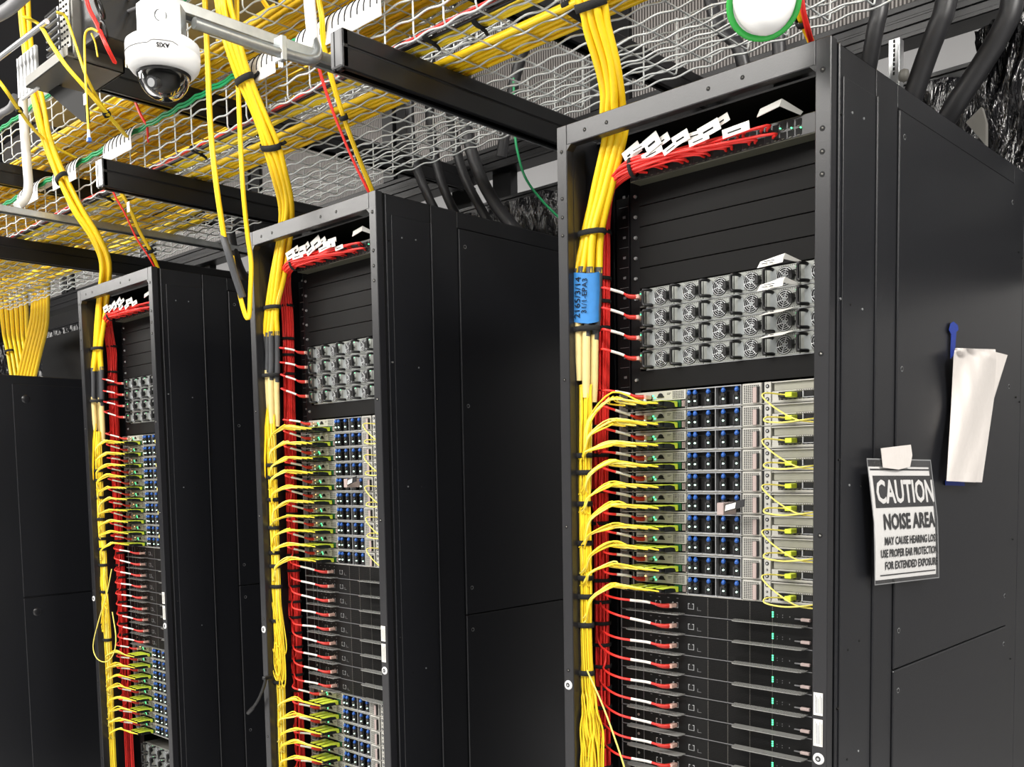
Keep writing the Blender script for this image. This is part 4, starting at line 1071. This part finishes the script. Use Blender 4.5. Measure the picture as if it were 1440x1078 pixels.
for k in range(3):
    pts = [at(u, v, Y=y) for u, v, y in drops[k]]
    strandset(k, pts, 5, 0.0032, 'yellow_cable', 'slim yellow cable dropping into top right of %s' % RN[k], 'slim yellow drops into %s' % RN[k])
    off = [Vector((-0.045, 0, -0.0))*(1 if k else -0.6)*(1-i/(len(pts)-1))+p+Vector((0, 0, -0.02*math.sin(math.pi*i/(len(pts)-1)))) for i, p in enumerate(pts)]
    strandset(k, off, 2, 0.0026, 'red_cable', 'thin red cable beside the slim yellow drop into %s' % RN[k], 'thin red drops into %s' % RN[k], 0.004, 'red_drop_cable')
    j = 4 if k == 1 else (4 if k == 2 else 3)
    strap(pts[j], (pts[j+1]-pts[j-1]), 0.010, 0.009, 0.012, 'small black tie around the slim yellow drop above %s' % RN[k], None)
b = MB(); p = at(186, 292, Y=-.09); b.box(p.x-0.008, p.x+0.010, p.y-0.014, p.y-0.013, p.z-0.016, p.z+0.016, 'white_label'); b.build('cable_flag', label='small white flag on the slim yellow drop at left', cat='label')

# yellow ribbons hanging in front of the middle rack's left post
def pathY(L): return [at(u, v, Y=y) for u, v, y in L]
for q in range(3):
    o = Vector((0.0045*q, -0.003*(q % 2), 0))
    t = thing('fibre_trunk_cable', tuple(at(320, 335, Y=-.14)), 'yellow trunk cable with grey sleeve hanging left of the middle rack', 'cable', 'yellow trunk with grey sleeve')
    P = [p+o for p in pathY([(283, -60, -.2), (287, 0, -.19), (291, 90, -.18), (295, 180, -.17), (303, 260, -.16), (314, 334, -.14)])]
    b = MB(); b.tube(smooth(P, 5), 0.0052, 'yellow_cable', 8); b.build('jacket', t)
    if q == 0:
        b = MB(); b.tube(smooth(pathY([(314, 332, -.14), (321, 355, -.135), (330, 385, -.12), (341, 418, -.10)]), 5), 0.0105, 'grey_sleeve', 10); b.build('sleeve', t)
for q in range(2):
    o = Vector((0.008*q, 0.0, 0))
    b = MB(); b.tube(smooth([Vector((-1.69, 0.03, 0.60))+o, Vector((-1.69, -0.075, 0.705))+o]+[p+o for p in pathY([(331, -40, -.13), (332, 20, -.14), (333, 95, -.15), (337, 200, -.13), (341, 270, -.12), (347, 330, -.10), (352, 370, -.09), (351, 410, -.09), (349, 446, -.09), (343, 440, -.095), (333, 400, -.11), (325, 360, -.125)])], 5), 0.0044, 'yellow_cable', 7)
    b.build('fibre_drop_cable', label='yellow cable looping down in front of the middle rack left post', cat='cable', group='yellow loop at the middle rack')

# white bushing with green rim on the lower tray above the nearest rack
t = thing('conduit_bushing', tuple(at(1070, 25, Y=-0.12)), 'white conduit elbow with bright green rim at the top edge', 'conduit')
c = at(1074, 4, Y=-0.12)
ax = ((CAM-c).normalized()*0.85+Vector((0, 0, -0.35))).normalized()
b = MB(); b.ring(c, ax, 0.053, 0.0060, 'gasket_green', 36, 8); b.build('green_rim', t)
b = MB(); b.lathe(c, [(0.051, -0.012), (0.051, -0.002), (0.047, 0.004), (0.044, -0.004), (0.0, -0.006)], 'white_paint', 36, tuple(ax)); b.build('collar', t)
sd = ax.cross(Vector((0, 0, 1))).normalized()
b = MB(); b.tube(smooth([c-sd*0.030+ax*0.000+Vector((0, 0, 0.05)), c-sd*0.024+ax*0.014, c-sd*0.004+ax*0.020+Vector((0, 0, -0.018)), c+sd*0.020+ax*0.014, c+sd*0.028+Vector((0, 0, 0.05)), c+sd*0.03+Vector((0, 0, 0.10))], 6), 0.025, 'white_conduit', 14); b.build('elbow', t)

# ------------------------------------------------------------------ containment wall behind
YB = 1.32
def PB(u, v, Y=YB): return at(u, v, Y=Y)
studx = [PB(862, 105).x - 1.2*i for i in range(-2, 9)]
for i, x in enumerate(studx):
    b = MB(); b.box(x-0.085, x-0.01, YB-0.03, YB+0.03, 0.60, 1.9, 'beam_black', 0.002); b.box(x+0.005, x+0.085, YB-0.02, YB+0.03, 0.60, 1.9, 'rack_inside', 0.002); b.build('frame_post', label='black vertical post between the ribbed translucent panels', cat='post', group='black posts of the panel wall')
for i in range(len(studx)-1):
    x1_, x0_ = studx[i]-0.087, studx[i+1]+0.087
    b = MB(); b.box(x0_, x1_, YB, YB+0.008, 0.592, 1.88, 'polycarbonate'); b.build('translucent_panel', label='ribbed translucent plastic panel behind the trays, %s from the right' % ORD[i], cat='panel', group='ribbed translucent panels')
def rail(z0, z1, y0, y1, lab, mt='beam_black'):
    b = MB(); h = z1-z0; b.box(-11.5, 2.6, y0, y1, z0, z1, mt, 0.003); b.box(-11.5, 2.6, y0-0.006, y0, z0+h*0.62, z1, mt, 0.002); b.box(-11.5, 2.6, y0-0.003, y0, z0, z0+h*0.25, mt, 0.002)
    b.build('frame_rail', label=lab, cat='rail', group='black horizontal rails')
rail(0.545, 0.592, YB-0.04, YB+0.03, 'black horizontal rail directly under the ribbed translucent panels')
rail(0.490, 0.540, YB-0.06, YB+0.03, 'second black horizontal rail under the ribbed panels')
rail(0.350, 0.385, YB-0.03, YB+0.03, 'black horizontal rail below the gap, above the plastic film')
for i, x in enumerate((studx[1]+0.55, studx[1]-0.5, studx[2]-0.55, studx[3]-0.4, studx[4]-0.5)):
    b = MB(); b.box(x-0.05, x+0.05, YB-0.02, YB+0.02, 0.385, 0.49, 'rack_inside'); b.box(x-0.42, x-0.30, YB+0.1, YB+0.13, 0.36, 0.52, 'rack_inside'); 
    b.box(x-0.3, x-0.05, YB+0.1, YB+0.11, 0.385, 0.395, 'rack_inside')
    b.build('frame_bracket', label='dark bracket in the gap between the black rails, %s from right' % ORD[i], cat='bracket')
def drape(x0, x1, z0, z1, y, nx, nz, amp, lab, top_gather=0.0, cx0=None):
    b = MB(); vs = []
    for j in range(nz+1):
        for i in range(nx+1):
            u_, v_ = i/nx, j/nz; x = x0+(x1-x0)*u_; z = z0+(z1-z0)*v_
            if cx0 is not None: x = cx0+(x-cx0)*(0.25+0.75*abs(v_-top_gather)**0.7)
            f = math.sin(x*43+2*math.sin(z*17))+0.6*math.sin(x*97+z*31)+0.5*math.sin(x*211-z*53)
            vs.append((x, y+amp*f+R.uniform(-.0025, .0025), z+0.004*math.sin(x*60)))
    b.add(vs, [(j*(nx+1)+i, j*(nx+1)+i+1, (j+1)*(nx+1)+i+1, (j+1)*(nx+1)+i) for j in range(nz) for i in range(nx)], 'black_film', True)
    return b.build('plastic_film', label=lab, cat='film')
drape(-11, 2.5, -0.24, 0.355, YB-0.05, 1300, 22, 0.008, 'crinkled black plastic film hung under the lower rail behind the racks')
pc = at(1412, 160, Y=1.02)
drape(pc.x-0.085, pc.x+0.20, 0.015, 0.36, 1.02, 90, 30, 0.010, 'bunched shiny black film hanging over the back of the nearest rack', 0.15, pc.x+0.03)
b = MB(); q = [at(u, v, Y=1.15) for u, v in ((1358, 172), (1380, 150), (1386, 172), (1386, 204))]; b.prism(q, (0, 0.02, 0), 'duct_grey'); b.build('ceiling_panel_edge', label='beige panel corner seen beside the black film at right', cat='panel')

def hose(L, r, lab, name='flexible_hose', grp='black hoses', mt='hose_black'):
    pts = smooth(pathY(L), 6); b = MB(); b.tube(pts, r, mt, 12)
    return b.build(name, label=lab, cat='hose', group=grp)
hose([(588, -120, .95), (580, 60, .95), (576, 150, .95), (581, 215, .95), (594, 258, .96), (620, 310, 1.0), (660, 370, 1.05)], 0.0175, 'black hose leftmost of four behind the middle rack')
hose([(612, -120, .96), (606, 60, .96), (604, 150, .96), (611, 215, .96), (623, 262, .97), (650, 318, 1.0), (690, 380, 1.05)], 0.0175, 'black hose second from left behind the middle rack')
hose([(640, -120, .97), (634, 60, .97), (632, 140, .97), (640, 200, .97), (654, 250, .98), (680, 300, 1.0), (720, 370, 1.05)], 0.0175, 'black hose third from left behind the middle rack')
hose([(668, -120, .92), (658, 60, .92), (652, 140, .92), (658, 190, .92), (672, 240, .93), (700, 292, .96), (745, 345, 1.0)], 0.0225, 'thickest black hose behind the middle rack, rightmost of four')
hose([(790, -80, 1.05), (762, 10, 1.05), (735, 75, 1.05), (720, 130, 1.05), (705, 220, 1.06)], 0.020, 'slanting black hose in front of the translucent panel above the long beam')
hose([(985, -60, 1.0), (1008, 30, 1.0), (1036, 62, 1.0), (1050, 110, 1.02)], 0.020, 'black hose curving down behind the nearest rack top bar')
hose([(1092, -60, 1.0), (1094, 30, 1.0), (1096, 80, 1.0)], 0.020, 'black upright hose behind the nearest rack beside the small tie')
hose([(1240, -120, 1.0), (1238, 0, 1.0), (1231, 40, 1.0), (1222, 90, 1.02), (1216, 120, 1.04)], 0.0225, 'black hose just right of the nearest rack front corner')
hose([(1345, -120, .98), (1331, 0, .98), (1318, 40, .98), (1303, 80, .99), (1284, 135, 1.0), (1272, 170, 1.02)], 0.0265, 'thick black hose rising behind the nearest rack, middle of three')
hose([(1432, -120, .98), (1424, 0, .98), (1408, 45, .98), (1378, 95, .99), (1345, 145, 1.0), (1318, 190, 1.02)], 0.0265, 'thick black hose rising at the right edge behind the nearest rack')
hose([(322, 300, .6), (327, 345, .6), (340, 385, .6), (362, 420, .6)], 0.020, 'black hose dropping behind the middle rack left corner')
hose([(352, 300, .75), (352, 345, .75), (362, 372, .75), (380, 400, .75)], 0.020, 'black hose dropping beside another behind the middle rack')
pipe(pathY([(722, 110, 1.0), (724, 185, 1.0), (728, 215, 1.0), (738, 248, 1.0), (757, 276, 1.02), (784, 304, 1.05), (815, 330, 1.08)]), 0.0045, 'green_cable', 'single green earth wire hanging between the middle and nearest racks', 'earth_wire', 'cable', 8)
pipe(pathY([(1366, 110, 1.03), (1362, 125, 1.03), (1354, 145, 1.03), (1338, 172, 1.05)]), 0.0055, 'green_cable', 'short green earth wire beside the thick hoses at right', 'earth_wire', 'cable', 8)
# slotted strut post behind the nearest rack
t = thing('slotted_post', tuple(at(1256, 110, Y=1.1)), 'short slotted steel post standing on the nearest rack behind the hoses', 'post')
p0 = at(1249, 108, Y=1.1); p1 = at(1265, 52, Y=1.1)
b = MB(); b.box(p0.x, p1.x, 1.1, 1.13, -0.001, p1.z, 'steel', 0.001); b.build('strut', t)
b = MB()
for q in range(8): b.box(p0.x+(p1.x-p0.x)*0.45, p0.x+(p1.x-p0.x)*0.60, 1.098, 1.1, p0.z+q*0.012, p0.z+q*0.012+0.008, 'hole_black')
b.build('slots', t)
c = at(1271, 106, Y=1.08); b = MB(); b.lathe(c, [(0.0, -0.018), (0.012, -0.012), (0.014, 0.0), (0.012, 0.012), (0.0, 0.018)], 'duct_grey', 14); b.build('knob', t)

# ------------------------------------------------------------------ sign and paper on the nearest rack's side
def SX(u, v, x=0.004): return at(u, v, X=x)
a, b_, c, d = SX(1208, 645), SX(1299, 647), SX(1302, 811), SX(1219, 822)
t = thing('caution_sign', tuple(d), 'white CAUTION NOISE AREA sign in a clear sleeve taped to the nearest rack', 'sign')
def SP(u_, v_, off=0.0):     # point on the sign sheet, u to the right, v down
    top = a.lerp(b_, u_); bot = d.lerp(c, u_); p = top.lerp(bot, v_); return Vector((p.x+0.010+0.006*math.sin(v_*3)+0.012*u_*v_+off, p.y, p.z))
def patch(mb, u0, u1, v0, v1, off, mt, n=8):
    vs = [SP(u0+(u1-u0)*i/n, v0+(v1-v0)*j/n, off) for j in range(n+1) for i in range(n+1)]
    mb.add(vs, [(j*(n+1)+i, (j+1)*(n+1)+i, (j+1)*(n+1)+i+1, j*(n+1)+i+1) for j in range(n) for i in range(n)], mt, True)
b = MB(); patch(b, 0.035, 0.975, 0.06, 0.965, 0, 'sheet_white'); patch(b, 0.035, 0.975, 0.06, 0.965, -0.0008, 'sheet_white'); b.build('sheet', t)
b = MB(); patch(b, 0.075, 0.97, 0.130, 0.385, 0.0006, 'ink'); patch(b, 0.05, 0.97, 0.075, 0.088, 0.0006, 'ink'); patch(b, 0.10, 0.96, 0.925, 0.935, 0.0006, 'ink'); b.build('heading_band', t)
b = MB(); patch(b, 0, 1, 0, 1, 0.0035, 'sign_sleeve')
for q in ((0, 1, -0.004, 0.006), (0, 1, 0.992, 1.0), (0, 0.010, 0, 1), (0.990, 1.0, 0, 1)): patch(b, *q, 0.0038, 'steel', 2)
o = b.build('clear_sleeve', t)
def sign_text(s, u0, u1, v0, v1, mt, bold=0.0):
    cu = bpy.data.curves.new('lettering', 'FONT'); cu.body = s; cu.size = 1; cu.offset = 0.012; cu.resolution_u = 2
    q = bpy.data.objects.new('tmp', cu); COL.objects.link(q)
    me = bpy.data.meshes.new_from_object(q.evaluated_get(bpy.context.evaluated_depsgraph_get())); bpy.data.objects.remove(q)
    xs = [v.co.x for v in me.vertices]; ys = [v.co.y for v in me.vertices]; x0, x1, y0, y1 = min(xs), max(xs), min(ys), max(ys)
    W = wloc(t)
    for v in me.vertices:
        p = SP(u0+(u1-u0)*(v.co.x-x0)/(x1-x0), v1+(v0-v1)*(v.co.y-y0)/(y1-y0), 0.0012)-W; v.co = p
    vs = []; fs = []; n0 = len(me.vertices); polys = [tuple(p.vertices) for p in me.polygons]
    for q in range(5):     # heavier strokes
        dy, dz = [(0, 0), (-1, 0), (1, 0), (0, -1), (0, 1)][q]; dy *= bold*0.022; dz *= bold*0.018
        vs += [(v.co.x+0.00005*q, v.co.y+dy, v.co.z+dz) for v in me.vertices]; fs += [tuple(i+n0*q for i in p) for p in polys]
    m2 = bpy.data.meshes.new('lettering'); m2.from_pydata(vs, [], fs); m2.materials.append(MATS[mt])
    o = bpy.data.objects.new('lettering', m2); COL.objects.link(o); o.parent = t
sign_text('CAUTION', 0.10, 0.99, 0.165, 0.350, 'sheet_white', 0.05)
sign_text('NOISE AREA', 0.17, 0.97, 0.435, 0.560, 'ink', 0.05)
sign_text('MAY CAUSE HEARING LOSS', 0.17, 0.99, 0.620, 0.685, 'ink', 0.018)
sign_text('USE PROPER EAR PROTECTION', 0.11, 0.99, 0.720, 0.785, 'ink', 0.018)
sign_text('FOR EXTENDED EXPOSURE', 0.17, 0.99, 0.820, 0.885, 'ink', 0.018)
def flat(poly, x, mt, name, parent=None, th=0.0012, **kw):
    b = MB(); b.prism([at(u, v, X=x) for u, v in poly], (-th, 0, 0), mt); return b.build(name, parent, **kw)
flat([(1239, 630), (1281, 625), (1283, 640), (1280, 656), (1264, 660), (1242, 657)], 0.022, 'paper', 'masking_tape', label='torn white tape holding the caution sign at its top', cat='tape', th=0.001)
# white folded paper with blue tape
t = thing('folded_paper', tuple(at(1357, 676, X=0.01)), 'folded white paper hanging from blue tape on the nearest rack side', 'paper')
def fold(poly, xs, mt, name, inner=None):
    b = MB(); vs = [at(u, v, X=x) for (u, v), x in zip(poly, xs)]
    n = len(vs); b.add(vs+[p-Vector((0.0008, 0, 0)) for p in vs], [tuple(range(n)), tuple(range(n, 2*n))[::-1]]+[(i, n+i, n+(i+1) % n, (i+1) % n) for i in range(n)], mt); return b.build(name, t)
fold([(1390, 492), (1417, 499), (1398, 560), (1381, 678), (1357, 677)], [0.008, 0.012, 0.010, 0.012, 0.012], 'paper', 'back_sheet')
b = MB(); nu, nv = 14, 26; vs = []
L = [(1343, 489), (1341, 500), (1337, 580), (1331, 676)]; Rr = [(1400, 491), (1401, 510), (1396, 575), (1372, 678)]
def lp(P, t_):
    q = t_*(len(P)-1); i = min(int(q), len(P)-2); f = q-i; return (P[i][0]*(1-f)+P[i+1][0]*f, P[i][1]*(1-f)+P[i+1][1]*f)
for j in range(nv+1):
    l, r = lp(L, j/nv), lp(Rr, j/nv)
    for i in range(nu+1):
        f = i/nu; x = 0.018+0.010*math.sin(f*math.pi)+0.0045*math.sin(f*7+j*0.30)+0.003*math.sin(f*19-j*0.5)*(1-j/nv)
        vs.append(at(l[0]*(1-f)+r[0]*f, l[1]*(1-f)+r[1]*f, X=x))
b.add(vs, [(j*(nu+1)+i, (j+1)*(nu+1)+i, (j+1)*(nu+1)+i+1, j*(nu+1)+i+1) for j in range(nv) for i in range(nu)], 'paper', True); b.build('front_sheet', t)
flat([(1337, 455), (1341, 452), (1347, 457), (1348, 464), (1345, 466), (1343, 497), (1337, 504), (1338, 470), (1335, 464)], 0.006, 'blue_tape_dark', 'masking_tape', label='narrow dark blue tape strip above the folded paper', cat='tape')
flat([(1330, 675), (1356, 676), (1357, 683), (1330, 682)], 0.005, 'blue_tape_dark', 'masking_tape', label='dark blue tape under the folded paper bottom edge', cat='tape')

# ------------------------------------------------------------------ far left closed cabinet and the cables over it
t = thing('closed_cabinet', (-3.6, 0.5, -HZ), 'closed black cabinet with panel locks at the left edge of the picture', 'cabinet')
b = MB(); b.box(-4.2, -3.6, -0.45, 1.2, -HZ, -0.268, 'rack_panel', 0.003); b.build('body', t)
for z0, z1 in ((-1.209, -0.305), (-HZ+0.05, -1.216)):
    b = MB(); b.box(-3.6, -3.594, -0.042, 0.85, z0, z1, 'rack_panel', 0.002); o = b.build('side_panel', t)
    c = MB(); zz = z1-0.062; c.lathe((-3.594, 0.01, zz), [(0.0, 0.004), (0.012, 0.004), (0.0165, 0.0025), (0.018, 0.0)], 'rack_black', 18, (1, 0, 0)); c.ring((-3.5925, 0.01, zz), (1, 0, 0), 0.0135, 0.0016, 'rubber_grey', 18, 5); c.build('panel_lock', o)
for i in range(6):
    b = MB(); b.tube(smooth(pathY([(-4+i*7, 350, .46), (2+i*7, 430, .60), (6+i*6.5, 470, .75), (12+i*6.0, 500, .75), (18+i*6, 540, .75)]), 5), 0.0125, 'yellow_cable', 8); b.build('yellow_cable', label='thick yellow cable in the left bundle above the closed cabinet', cat='cable', group='left yellow bundle above the closed cabinet')
    b = MB(); b.tube(smooth(pathY([(48+i*4.0, 370, .50), (46+i*4.2, 435, .58), (42+i*4.6, 462, .6), (34+i*4.6, 495, .6), (22+i*4.6, 545, .6)]), 5), 0.0115, 'yellow_cable', 8); b.build('yellow_cable', label='thick yellow cable in the slanting bundle above the closed cabinet', cat='cable', group='slanting yellow bundle above the closed cabinet')
strap(at(13, 494, Y=.74)+Vector((0, 0, 0)), (0.1, 0, -1), 0.05, 0.022, 0.014, 'black tie around left yellow bundle above the closed cabinet', None)
for i, (u, v) in enumerate(((60, 524), (75, 523), (105, 523))):
    pass
# dark ducting and a lit gap behind the closed cabinet
b = MB(); q = at(60, 440, Y=1.0); b.box(-6.0, -3.0, 1.0, 1.05, -0.10, 0.22, 'rack_inside'); b.build('duct', label='dark duct behind the bundles over the closed cabinet', cat='duct')
# black lever strap hanging from the middle rack's left post
b = MB(); P = [at(u, v, Y=-.02) for u, v in ((374, 953), (371, 965), (365, 980), (357, 993), (349, 1002))]
b.tube(smooth(P, 4), [0.005]*8+[0.0045]*5+[0.0065]*4, 'plastic_black', 8); b.box(P[0].x-0.006, P[0].x+0.010, -0.03, -0.001, P[0].z-0.005, P[0].z+0.006, 'plastic_black', 0.002)
b.build('lever_handle', label='curved black lever handle on the middle rack left post', cat='handle')

# ------------------------------------------------------------------ fibre enclosure and clutter at the upper left
def PL(u, v, y): return at(u, v, Y=y)
t = thing('fibre_enclosure', tuple(PL(36, 123, -.42)), 'grey steel fibre enclosure with white connector rows at the upper left', 'enclosure')
o0 = PL(36, 123, -.42)     # lower near corner
b = MB()
ex = Vector((0.62, 0.0, 0.0)); 
x0_, z0_ = o0.x, o0.z
b.box(x0_, x0_+0.30, -0.42, -0.26, z0_, z0_+0.004, 'box_steel', 0.001); b.box(x0_, x0_+0.30, -0.42, -0.417, z0_, z0_+0.030, 'box_steel', 0.001)
b.box(x0_, x0_+0.30, -0.265, -0.26, z0_, z0_+0.16, 'box_steel'); b.box(x0_+0.29, x0_+0.30, -0.40, -0.26, z0_, z0_+0.16, 'box_steel')
b.build('tray', t)
b = MB(); b.box(x0_-0.10, x0_+0.03, -0.40, -0.39, z0_-0.005, z0_+0.12, 'white_paint', 0.002)
for q in range(5): b.box(x0_-0.10+q*0.028, x0_-0.094+q*0.028, -0.405, -0.40, z0_, z0_+0.115, 'steel', 0.001)
b.build('connector_panel', t)
for q in range(6):
    b = MB(); b.box(x0_+0.11, x0_+0.20, -0.40, -0.27, z0_+0.055+q*0.021, z0_+0.067+q*0.021, 'steel', 0.002); b.box(x0_+0.115, x0_+0.195, -0.402, -0.40, z0_+0.058+q*0.021, z0_+0.064+q*0.021, 'hole_black'); b.build('splice_cassette', t)
b = MB(); b.box(x0_+0.215, x0_+0.275, -0.40, -0.395, z0_+0.04, z0_+0.19, 'server_light', 0.001)
for i in range(3):
    for j in range(8): b.box(x0_+0.222+i*0.018, x0_+0.231+i*0.018, -0.4025, -0.40, z0_+0.05+j*0.017, z0_+0.054+j*0.017, 'hole_black')
b.build('perforated_bracket', t)
b = MB(); b.tube([PL(-10, 88, -.45), PL(66, 30, -.45)], 0.0075, 'steel', 8); b.build('front_rail', t)
b = MB(); b.box(x0_+0.31, x0_+0.42, -0.38, -0.24, z0_+0.03, z0_+0.32, 'rack_panel', 0.003); b.build('equipment_box', label='dark grey upright box right of the steel fibre enclosure', cat='box')
b = MB(); b.prism([PL(52, 117, -.36), PL(60, 115, -.36), PL(118, 130, -.36), PL(121, 172, -.36), PL(115, 171, -.36)], (0, 0.012, 0), 'hole_black'); b.build('gusset_bracket', label='black triangular bracket under the fibre enclosure', cat='bracket')
b = MB(); b.box(-3.6, -1.75, 0.05, 0.35, 0.80, 0.86, 'duct_grey', 0.004); b.build('duct', label='beige grey duct behind the dome camera at the top', cat='duct')
pipe([PL(-20, 30, -.5), PL(10, 14, -.5), PL(30, -3, -.5), PL(60, -30, -.5)], 0.017, 'rubber_grey', 'thick grey conduit crossing the top left corner')
pipe([PL(-20, 100, -.3), PL(-8, 160, -.3), PL(4, 158, -.3), PL(16, 150, -.3), PL(22, 135, -.3)], 0.012, 'rubber_grey', 'grey bent hose at the left edge under the enclosure')
b = MB(); b.ring(PL(146, 44, -.4), (0.2, 0.9, 0.3), 0.020, 0.0035, 'plastic_black', 24, 7, sx=1.2); b.build('cable_ring', label='black cable ring holding thin yellow cables at the upper left', cat='cable ring')
b = MB(); b.ring(PL(140, 10, -.4), (0.3, 0.8, 0.4), 0.024, 0.004, 'plastic_black', 24, 7, sx=1.1); b.build('cable_ring', label='upper black cable ring at the top edge near the red cables', cat='cable ring')
def yl(L, n, r, lab, grp, mt='yellow_strand', sp=0.006, name='fibre_patch_lead'):
    strandset(0, pathY(L), n, r, mt, lab, grp, sp, name)
yl([(35, 24, -.44), (55, 35, -.45), (72, 62, -.44), (92, 92, -.42), (118, 122, -.38), (150, 160, -.3), (178, 192, -.15)], 4, 0.0032, 'yellow lead sweeping from the enclosure down into the tray', 'yellow leads from the enclosure')
yl([(80, 17, -.42), (92, 24, -.42), (105, 60, -.41), (120, 105, -.4), (135, 135, -.34), (145, 150, -.30)], 2, 0.0030, 'yellow lead curving down from the splice cassettes', 'yellow leads from the cassettes')
yl([(137, 45, -.41), (127, 41, -.42), (119, 50, -.42), (119, 90, -.42), (121, 135, -.42), (124, 185, -.42)], 1, 0.0030, 'single thin yellow lead hanging straight from the cable ring', 'straight yellow lead')
yl([(128, 48, -.40), (133, 60, -.40), (137, 80, -.4)], 1, 0.0024, 'short thin yellow lead under the cable ring', 'short yellow lead')
yl([(-5, 110, -.4), (10, 130, -.38), (27, 155, -.32), (50, 185, -.22), (75, 205, -.12), (112, 225, -.02)], 4, 0.0034, 'yellow lead slanting from the left edge across the yellow trunk', 'yellow leads from the left edge')
yl([(118, -20, -.4), (125, 10, -.4), (137, 35, -.4), (150, 65, -.4), (162, 88, -.36)], 3, 0.0036, 'red lead passing through the black ring onto the upper beam', 'red leads at upper left', 'red_cable', 0.006, 'red_lead')
yl([(189, 140, -.10), (197, 160, -.10), (206, 178, -.09), (208, 200, -.08)], 2, 0.0034, 'short red lead hanging below the upper beam by the tray', 'short red leads', 'red_cable', 0.005, 'red_lead')
b = MB(); p = PL(119, 138, -.43); b.box(p.x-0.008, p.x+0.006, p.y, p.y+0.002, p.z-0.016, p.z+0.012, 'white_label'); b.build('cable_flag', label='white flag on the straight hanging yellow lead', cat='label')
t = thing('lead_connector', tuple(PL(125, 195, -.42)), 'white and blue connector at the end of the hanging yellow lead', 'connector')
b = MB(); p = PL(125, 192, -.42); b.cyl(p+Vector((0, 0, 0.018)), p+Vector((0, 0, -0.004)), 0.0035, 'white_paint', 8, 0.005); b.build('boot', t)
b = MB(); b.box(p.x-0.006, p.x+0.006, p.y-0.005, p.y+0.005, p.z-0.014, p.z-0.003, 'blue_plastic', 0.001); b.build('body', t)
# grey and white cables on the top ladder
for i in range(12):
    b = MB(); y0_ = -.30+0.03*(i % 5)
    P = [PL(130+i*9, 30-(i % 3)*6, y0_), PL(165+i*8, 8-(i % 4)*3, y0_), PL(200+i*8, -14, y0_), PL(235+i*8, -35, y0_)]
    b.tube(smooth(P, 4), 0.0042, R.choice(('white_conduit', 'rubber_grey', 'duct_grey')), 6); b.build('grey_cable', label='grey or white cable crossing the top edge above the dome camera', cat='cable', group='grey cables above the dome camera')
strap(PL(150, 160, -.30), (0.4, 0.3, -0.8), 0.010, 0.009, 0.011, 'small black tie on the yellow leads above the left tray', None)
strap(PL(27, 155, -.32), (0.4, 0.3, -0.8), 0.010, 0.009, 0.011, 'small black tie on the leads at the left edge', None)

# ------------------------------------------------------------------ lift everything so that the floor is where the racks stand
for o in bpy.data.objects:
    if o.parent is None and o.type in ('MESH', 'EMPTY'): o.location.z += HZ
